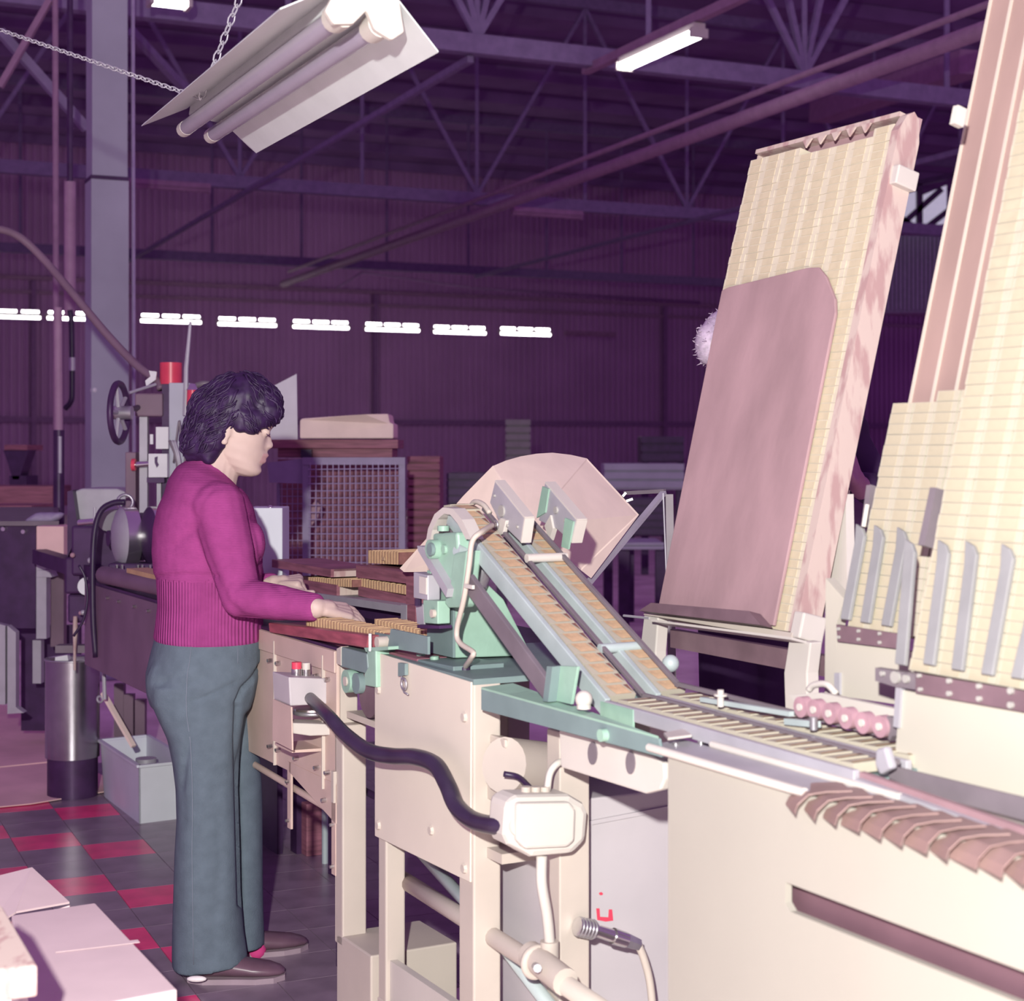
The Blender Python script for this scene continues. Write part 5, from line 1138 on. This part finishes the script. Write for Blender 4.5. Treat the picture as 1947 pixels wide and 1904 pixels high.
lips = [(-18, 0), (-24, 5), (-30, 10), (-35, 8), (-39, 2), (-44, 8), (-51, 9), (-57, 4), (-64, -1), (-70, 1), (-78, 3), (-90, 1), (-116, 0)]
g = lambda y, s: math.exp(-(y / s) ** 2)
rings = []
for k in range(75):
    z = 116 - k * 220 / 74.0; x1, x0, w = lerp_tab(front, z), lerp_tab(back, z), lerp_tab(half, z); xc = x0 + (x1 - x0) * .42; r = []
    for i in range(72):
        a = 2 * math.pi * i / 72; c, s = math.cos(a), math.sin(a)
        y = w * s * (1.0 if c < 0 else 1.0); x = xc + ((x1 - xc) if c > 0 else (xc - x0)) * (abs(c) ** .85) * (1 if c > 0 else -1)
        if c > 0:
            x += lerp_tab(nose, z) * g(y, 9 + max(0, 12 - abs(z + 4)) * .55) + lerp_tab(lips, z) * g(y, 21)
            for q in (-1, 1):
                x += -8 * g(y - q * 33, 15) * g(z - 30, 13) + 4 * g(y - q * 46, 18) * g(z - 2, 22) + 3.5 * g(y - q * 28, 22) * g(z - 50, 9) + 4 * g(y - q * 12, 6) * g(z + 8, 7)
        r.append(HP(x, y, z))
    rings.append(r)
body = MB().loft(rings)
for q in (-1, 1):
    body.ell(HP(101, q * 31, 29), hF * .013, hl_ * .015, hU * .012)          # eyelid over the eyeball
    body.ell(HP(-2, q * 74, -4), hF * .017, hl_ * .006, hU * .030)           # ear
    body.ell(HP(4, q * 75, -28), hF * .010, hl_ * .006, hU * .010)
body.caps(HP(-2, 0, -45), P(398, 925, YB), .056, .066)                        # neck
body.caps(HP(20, 0, -70), P(412, 935, YB), .045, .05)
# --- trunk and limbs under the clothes
for a, b, ra, rb in (((400, 985), (398, 1150), .105, .10), ((398, 1150), (388, 1280), .10, .115)):
    for l in (-.05, .05): body.caps(P(*a, YB + l), P(*b, YB + l), ra, rb)
SR, ER, WR = P(414, 968, 4.27), P(458, 1136, 4.19), P(602, 1157, 4.075)
SL, EL, WLh = P(428, 968, 4.57), P(474, 1130, 4.62), P(522, 1111, 4.52)
for a, b, ra, rb in ((SR, ER, .046, .038), (ER, WR, .036, .026), (SL, EL, .046, .038), (EL, WLh, .036, .026), (P(402, 968, 4.33), P(402, 968, 4.51), .05, .05)): body.caps(a, b, ra, rb)
for lat, hipu, knu, anu in ((-.085, 388, 392, 385), (.085, 405, 435, 440)):
    Y = YB + lat * .95; fl_ = HY + CH * F / Y
    body.caps(P(hipu, 1300, Y), P(knu, 1530, Y), .080, .052); body.caps(P(knu, 1530, Y), P(anu, fl_ - 62, Y), .050, .036)
    body.caps(P(anu, fl_ - 36, Y), P(anu + 45, fl_ - 26, Y), .024, .012)
def hand(mb, w, d, nrm, side, curls, thumb, sc=1.0, plen=.082):
    d = V(d).normalized(); nrm = V(nrm); nrm = (nrm - d * nrm.dot(d)).normalized(); sd_ = d.cross(nrm); sd_ = sd_ if sd_.dot(side) > 0 else -sd_
    offs = (.030, .010, -.010, -.028); lens = (.070, .077, .071, .056); tips = []
    for k in range(4):
        b = w + d * (plen * sc * (1, 1.03, .98, .90)[k]) + sd_ * offs[k] * sc
        mb.caps(w + sd_ * offs[k] * .55 * sc + d * .006, b, .0155 * sc, .0120 * sc)
        if k < 3: mb.caps(w + d * .03 + sd_ * (offs[k] - .008) * .8, b - sd_ * .009 * sc, .012 * sc, .0105 * sc)
        p = b; ang = 0; rr = (.0093, .0096, .0092, .0082)[k] * sc
        for j, fr in enumerate((.45, .31, .24)):
            ang += math.radians(curls[k][j]); dd = d * math.cos(ang) - nrm * math.sin(ang) + sd_ * (.10, .02, -.05, -.12)[k] * (1 if ang < 1.2 else .2)
            dd.normalize(); q = p + dd * lens[k] * fr * sc; mb.caps(p, q, rr * (1 - .07 * j), rr * (.95 - .09 * j)); p = q
        tips.append(p)
    p = w + d * .022 * sc + sd_ * .024 * sc; ln = (.042, .032, .026)
    for j, (fx, fs, fn) in enumerate(thumb):
        dd = (d * fx + sd_ * fs + nrm * fn).normalized(); q = p + dd * ln[j] * sc; mb.caps(p, q, (.0145, .0112, .0098)[j] * sc, (.0115, .0100, .0078)[j] * sc); p = q
    mb.caps(w - d * .02, w + d * .02, .024 * sc, .024 * sc)
    return tips
hand(body, WR + V((.012, .008, 0)), (.80, .56, -.20), (.10, -.45, .88), (-.56, .80, 0), [(12, 18, 12), (14, 18, 14), (12, 20, 14), (10, 22, 14)], [(.7, .7, -.25), (.92, .35, -.25), (.97, .15, -.2)], .95)
hand(body, WLh + V((.004, 0, 0)), (.93, -.10, .14), (-.12, -.25, .95), (.1, -.95, -.2), [(62, 78, 52), (72, 82, 55), (78, 82, 55), (80, 80, 55)], [(.80, .55, -.25), (.93, .05, -.35), (.90, -.35, -.20)], .98, .068)
body = remesh(body, .0034, 3, .5)
for i, f in enumerate(body.f):
    p = sum((body.v[j] for j in f), V((0, 0, 0))) / len(f); q = p - H0; x, y, z = q.dot(hF) * 1000, q.dot(hl_) * 1000, q.dot(hU) * 1000
    if x > 108 and abs(y) < 25 and -56 < z < -27: body.m[i] = 1
bo = part('body', body, ['skin', 'lip'], woman, smooth=True)
em = MB()
for q in (-1, 1):
    em.tube([HP(104, q * 44, 24), HP(111, q * 37, 20.5), HP(114, q * 29, 20), HP(112, q * 21, 23)], [.0008, .0018, .0018, .0008], 6)
part('eyelashes', em, 'eye', woman, smooth=True)
em = MB()
for q in (-1, 1): em.tube([HP(101, q * 50, 46), HP(112, q * 36, 50), HP(117, q * 20, 48)], [.001, .0024, .0018], 6)
part('eyebrows', em, 'brow', woman, smooth=True)
# --- hair
hm = MB(); YH = 4.40
def hb(u, v, r, lat, ry=None):
    rr = r * YH / F; hm.ell(P(u, v, YH + lat), (rr, 0, 0), (0, ry or rr, 0), (0, 0, rr), 20, 14)
hb(448, 771, 62, 0, .090); hb(468, 757, 50, 0, .080); hb(497, 768, 41, 0, .062); hb(508, 782, 30, -.018, .045); hb(508, 782, 30, .018, .045)
hb(414, 786, 56, 0, .088); hb(394, 820, 45, 0, .082); hb(384, 845, 40, 0, .075); hb(397, 850, 31, -.035, .05); hb(375, 862, 24, 0, .06); hb(363, 840, 20, 0, .05)
for q in (-1, 1):
    hb(462, 796, 26, q * .058, .026); hb(484, 801, 22, q * .050, .024); hb(446, 786, 24, q * .066, .022); hb(404, 838, 28, q * .055, .035); hb(398, 868, 16, q * .045, .03); hb(434, 786, 21, q * .073, .02); hb(415, 812, 17, q * .068, .022); hb(424, 804, 15, q * .079, .013); hb(417, 828, 13, q * .077, .012); hb(478, 813, 15, q * .054, .022); hb(456, 810, 14, q * .062, .02); hb(500, 803, 14, q * .036, .022)
hm = remesh(hm, .0055, 3)
bv = BVHTree.FromPolygons([tuple(p) for p in hm.v], hm.f); cH = P(432, 800, YH)
for i, p in enumerate(hm.v):
    n_ = noise.noise(p * 34) * .0045 + noise.noise(p * 80) * .0022; hm.v[i] = p + (p - cH).normalized() * n_
for k in range(420):                                   # locks following the surface, flowing back and down
    a = random.uniform(0, 2 * math.pi); e = random.uniform(-.5, 1.45)
    d = V((math.cos(a) * math.cos(e), math.sin(a) * math.cos(e), math.sin(e)))
    h = bv.ray_cast(cH + d * .3, -d)
    if h[0] is None: continue
    p = h[0].copy(); u_ = CX + p.x / p.y * F
    if p.y < YH and u_ > 430 and HY - (p.z - CH) / p.y * F > 800: continue
    flow = V((-.75 if u_ < 455 else .55, random.uniform(-.3, .3), -.75)); pts = []
    w0 = random.uniform(0, 6)
    for j in range(8):
        q = bv.find_nearest(p)
        nn_ = q[1] if q[1].dot(p - cH) > 0 else -q[1]
        pts.append(q[0] + nn_ * (.0015 + .0028 * math.sin(w0 + j * 1.1)))
        fl2 = (flow - nn_ * flow.dot(nn_)); p = q[0] + fl2 * .011 + nn_.cross(fl2) * (.5 * math.sin(w0 * 2 + j * .9)) * .011
    lk = random.uniform(.55, 1.0); hm.tube(pts, [x_ * lk for x_ in (.0018, .0030, .0034, .0034, .0032, .0028, .0020, .0006)], 5)
part('hair', hm, 'hair', woman, smooth=True)
# --- sweater
sw_ = MB()
sw_.loft([sect(*q) for q in ((300, 494, 1222, .158), (294, 498, 1212, .165), (298, 498, 1185, .164), (302, 497, 1150, .158), (300, 496, 1115, .156), (299, 495, 1098, .155), (294, 497, 1088, .160), (291, 497, 1050, .168),
    (293, 489, 1005, .172), (302, 479, 965, .178), (314, 466, 940, .178))] + [sect(322, 456, 924, .165, tilt=.18), sect(338, 448, 906, .125, tilt=.35), sect(360, 438, 892, .078, tilt=.5), sect(372, 431, 880, .067, tilt=.62), sect(377, 427, 872, .063, tilt=.68)])
for q in (-1, 1): sw_.ell(P(468, 1035, YB + q * .075), FW * .052, LT * .062, ZV * .07)
def sleeve(S_, E_, W_, r0, r1, r2):
    d2 = (W_ - E_).normalized()
    sw_.caps(S_, S_.lerp(E_, .5), r0, (r0 + r1) / 2 + .002); sw_.caps(S_.lerp(E_, .5), E_, (r0 + r1) / 2 + .002, r1); sw_.caps(E_, E_.lerp(W_, .5), r1, (r1 + r2) / 2 + .003)
    sw_.tube([E_.lerp(W_, .4), E_.lerp(W_, .8), W_ - d2 * .012, W_ - d2 * .004], [(r1 + r2) / 2 + .003, r2 + .004, r2 + .002, r2 - .004], 20)
sleeve(SR + V((0, .01, 0)), ER, WR + V((.01, 0, 0)), .074, .053, .034); sleeve(SL, EL, WLh, .074, .053, .034)
sw_ = remesh(sw_, .0062, 4)
carve(sw_, [(376, 985), (390, 1040), (410, 1095), (432, 1145), (462, 1172), (500, 1184), (540, 1186)], .0045, 7)
carve(sw_, [(300, 1096), (350, 1093), (412, 1096)], .005, 4)
carve(sw_, [(330, 1040), (375, 1000)], .004, 6); carve(sw_, [(480, 985), (492, 1030), (498, 1070)], .005, 5); carve(sw_, [(520, 1112), (540, 1128)], .004, 5); carve(sw_, [(385, 950), (410, 925)], .003, 5)
for i, f in enumerate(sw_.f):
    p = sw_.v[f[0]]; q = p - P(398, 1150, YB)
    if p.z < CH - (1096 - HY) / F * YB and abs(q.dot(LT)) < .172 and q.dot(FW) < .145: sw_.m[i] = 1
swo = part('sweater', sw_, ['knit', 'rib'], woman, smooth=True)
# --- trousers
tr = MB()
tr.loft([sect(*q) for q in ((302, 492, 1196, .152), (296, 497, 1215, .160), (288, 497, 1245, .170), (281, 494, 1275, .178), (280, 490, 1295, .180), (282, 484, 1320, .178), (289, 476, 1342, .172), (300, 468, 1352, .150))])
tr.ell(P(330, 1300, YB - .08), (.072, 0, 0), (0, .075, 0), (0, 0, .085)); tr.ell(P(335, 1300, YB + .08), (.072, 0, 0), (0, .075, 0), (0, 0, .085))
tr.ell(P(455, 1265, YB), (.062, 0, 0), (0, .13, 0), (0, 0, .09))
tr.loft([sect(u0, u1, v, h, -.088) for u0, u1, v, h in ((288, 472, 1300, .09), (289, 468, 1335, .092), (304, 462, 1370, .090), (319, 457, 1405, .088), (328, 453, 1450, .084), (334, 451, 1500, .082), (336, 453, 1560, .084), (333, 455, 1620, .088), (331, 457, 1700, .095), (328, 462, 1770, .102), (327, 468, 1815, .106))] + [sect(327, 470, 1829, .106, -.088, tilt=-.12)])
tr.loft([sect(u0, u1, v, h, .088) for u0, u1, v, h in ((300, 482, 1300, .09), (318, 480, 1335, .092), (335, 482, 1370, .09), (350, 488, 1405, .088), (368, 493, 1450, .084), (380, 496, 1500, .08), (384, 498, 1560, .08), (386, 499, 1640, .085), (387, 500, 1720, .09), (389, 501, 1770, .094), (390, 502, 1795, .095))])
tr = remesh(tr, .0062, 4)
for i, p in enumerate(tr.v):
    if p.z < .80: tr.v[i] = p + V((noise.noise(V((p.x * 16, p.y * 16, p.z * 3))) * .004, noise.noise(V((p.x * 14, p.y * 14 + 9, p.z * 4))) * .005, 0))
for path, d_, w_ in (([(450, 1338), (462, 1310), (482, 1290), (497, 1265)], .012, 4), ([(365, 1335), (400, 1322), (445, 1300)], .005, 4), ([(318, 1292), (350, 1285)], .003, 5), ([(352, 1300), (390, 1288)], .003, 5),
                     ([(452, 1345), (450, 1400), (452, 1500), (455, 1620), (458, 1720)], .012, 5), ([(360, 1410), (352, 1440), (345, 1500)], .004, 6), ([(355, 1425), (345, 1500), (350, 1560)], .003, 8), ([(415, 1560), (420, 1640), (410, 1740)], .003, 10)):
    carve(tr, path, d_, w_)
tro = part('trousers', tr, 'denim', woman, smooth=True)
sp_ = on_surface(tr, [(365, 1218 + 0), (361, 1255), (356, 1283), (354, 1330), (355, 1362), (362, 1410), (365, 1470), (366, 1540), (365, 1620), (366, 1700), (367, 1780), (368, 1835)])
part('side_seam', MB().tube(sp_, .0011, 5), 'seam', tro, smooth=True)
sp_ = on_surface(tr, [(452, 1218), (452, 1250), (452, 1262)]); part('pocket_seam', MB().tube(sp_, .0009, 5), 'seam', tro, smooth=True)
# --- shoes
def shoe(u, Y, ln, name, ang=0.0, low=False):
    c = V((P(u, 900, Y).x, Y, 0)); f_ = (FW * math.cos(ang) + LT * math.sin(ang)).normalized(); l_ = V((-f_.y, f_.x, 0)); rg_ = []
    for x, z0, z1, w in ((-.045, .012, .050, .020), (-.035, .010, .085, .034), (0, .010, .092, .040), (.045, .010, .080, .040), (.09, .010, .062, .043), (.14, .010, .052, .048), (.185, .010, .045, .043), (.215, .012, .036, .030), (.228, .016, .028, .014)):
        x *= ln / .27; rg_.append([c + f_ * x + l_ * (w * math.cos(a)) + ZV * ((z0 + z1) / 2 + (z1 - z0) / 2 * math.sin(a)) for a in [2 * math.pi * i / 20 for i in range(20)]])
    o = part('shoe', MB().loft(rg_), 'shoe', woman, smooth=True)
    so = [c + f_ * (x * ln / .27) + l_ * w for x, w in ((-.045, .018), (.0, .042), (.09, .045), (.15, .050), (.2, .040), (.23, .012))] + [c + f_ * (x * ln / .27) - l_ * w for x, w in ((.23, .012), (.2, .040), (.15, .050), (.09, .045), (.0, .042), (-.045, .018))]
    part('sole', MB().prism(so, ZV * .014), 'sole', o)
    return o
sh1 = shoe(388, 4.30, .25, 'near', -.25); sh2 = shoe(435, 4.50, .26, 'far', .05)
part('sock', MB().caps(P(487, 1806, 4.5), P(478, 1775, 4.5), .028, .030), 'sock', woman, smooth=True)
part('shoe_strap', MB().ell(P(374, 1862, 4.22), (.026, 0, 0), (0, .010, 0), (0, 0, .008)), 'whitesock', sh1, smooth=True)

# --- the worker hidden behind the leaning tray
YM2 = 4.75
man = thing('person', 'white haired person in dark clothes half hidden behind the leaning tray', 'person', V((P(1430, 900, YM2).x, YM2, 0)))
mb_ = MB()
hc = P(1392, 668, YM2)
mb_.ell(hc, (.078, 0, 0), (0, .095, 0), (0, 0, .115), 20, 14); mb_.ell(hc + V((0, -.09, -.02)), (.012, 0, 0), (0, .022, 0), (0, 0, .02)); mb_.ell(hc + V((0, -.05, -.07)), (.05, 0, 0), (0, .045, 0), (0, 0, .05))
for q in (-1, 1): mb_.ell(hc + V((q * .08, 0, -.01)), (.008, 0, 0), (0, .018, 0), (0, 0, .03)); mb_.ell(hc + V((q * .03, -.082, .015)), (.012, 0, 0), (0, .012, 0), (0, 0, .010))
ms = {'sl': P(1382, 800, YM2), 'sr': P(1600, 822, YM2), 'er': P(1668, 935, 4.68), 'wr': P(1632, 922, 4.36), 'el': P(1378, 960, 4.7), 'wl': P(1400, 1050, 4.5)}
mb_.caps(hc + V((0, 0, -.08)), P(1440, 790, YM2), .055, .06)
for a, b, ra, rb in (('sl', 'sr', .06, .06), ('sr', 'er', .045, .04), ('er', 'wr', .036, .027), ('sl', 'el', .045, .04), ('el', 'wl', .036, .027)): mb_.caps(ms[a], ms[b], ra, rb)
mb_.caps(P(1490, 830, YM2), P(1440, 1120, YM2), .13, .12)
for q, uu in ((-1, 1392), (1, 1468)):
    mb_.caps(P(uu, 1130, YM2), P(uu, 1450, YM2), .08, .05); mb_.caps(P(uu, 1450, YM2), V((P(uu, 0, YM2).x, YM2, .07)), .05, .036); mb_.caps(V((P(uu, 0, YM2).x, YM2, .04)), V((P(uu, 0, YM2).x, YM2 - .17, .03)), .034, .026)
hand(mb_, ms['wr'], (-.35, -.30, .85), (.80, -.45, .25), (-.5, -.6, .1), [(18, 30, 20), (20, 32, 22), (22, 34, 22), (24, 34, 22)], [(.6, .7, .1), (.8, .4, .1), (.9, .3, 0)], 1.0)
hand(mb_, ms['wl'], (.6, -.3, -.6), (-.6, -.3, .5), (.2, -.9, 0), [(18, 25, 18)] * 4, [(.7, .7, .1), (.9, .3, .1), (1, .2, 0)], 1.0)
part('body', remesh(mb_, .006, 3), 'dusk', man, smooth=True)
hh = MB(); hh.ell(hc + V((0, .02, .03)), (.096, 0, 0), (0, .10, 0), (0, 0, .10), 20, 14); hh.ell(hc + V((-.075, 0, .02)), (.034, 0, 0), (0, .05, 0), (0, 0, .06)); hh.ell(hc + V((.06, .0, .02)), (.04, 0, 0), (0, .05, 0), (0, 0, .06))
hh = remesh(hh, .006, 2)
for k in range(260):
    p = random.choice(hh.v); d = (p - hc).normalized(); t2 = V((random.uniform(-1, 1), random.uniform(-1, 1), random.uniform(-1, 1)))
    hh.tube([p, p + d * .006 + t2 * .005, p + d * .009 + t2 * .010], [.0018, .0014, .0005], 4)
part('hair', hh, 'greyhair', man, smooth=True)
jm2 = MB(); jm2.caps(P(1490, 835, YM2), P(1440, 1130, YM2), .148, .140); jm2.caps(ms['sl'], ms['sr'], .078, .082)
for a, b, ra, rb in (('sr', 'er', .070, .056), ('er', 'wr', .055, .040), ('sl', 'el', .066, .055), ('el', 'wl', .052, .040)):
    e = ms[b] if b[0] == 'e' else ms[a].lerp(ms[b], .82); jm2.caps(ms[a], e, ra, rb)
part('jumper', remesh(jm2, .009, 4), 'darkcloth', man, smooth=True)
tm2 = MB(); tm2.caps(P(1430, 1120, YM2), P(1430, 1170, YM2), .145, .145)
for uu in (1392, 1468): tm2.caps(P(uu, 1150, YM2), V((P(uu, 0, YM2).x, YM2, .12)), .105, .085)
part('trousers', remesh(tm2, .009, 4), 'darkcloth', man, smooth=True)
for uu in (1392, 1468):
    x = P(uu, 0, YM2).x; part('shoe', MB().ell((x, YM2 - .08, .04), (.048, 0, 0), (0, .14, 0), (0, 0, .04)), 'shoe', man, smooth=True)
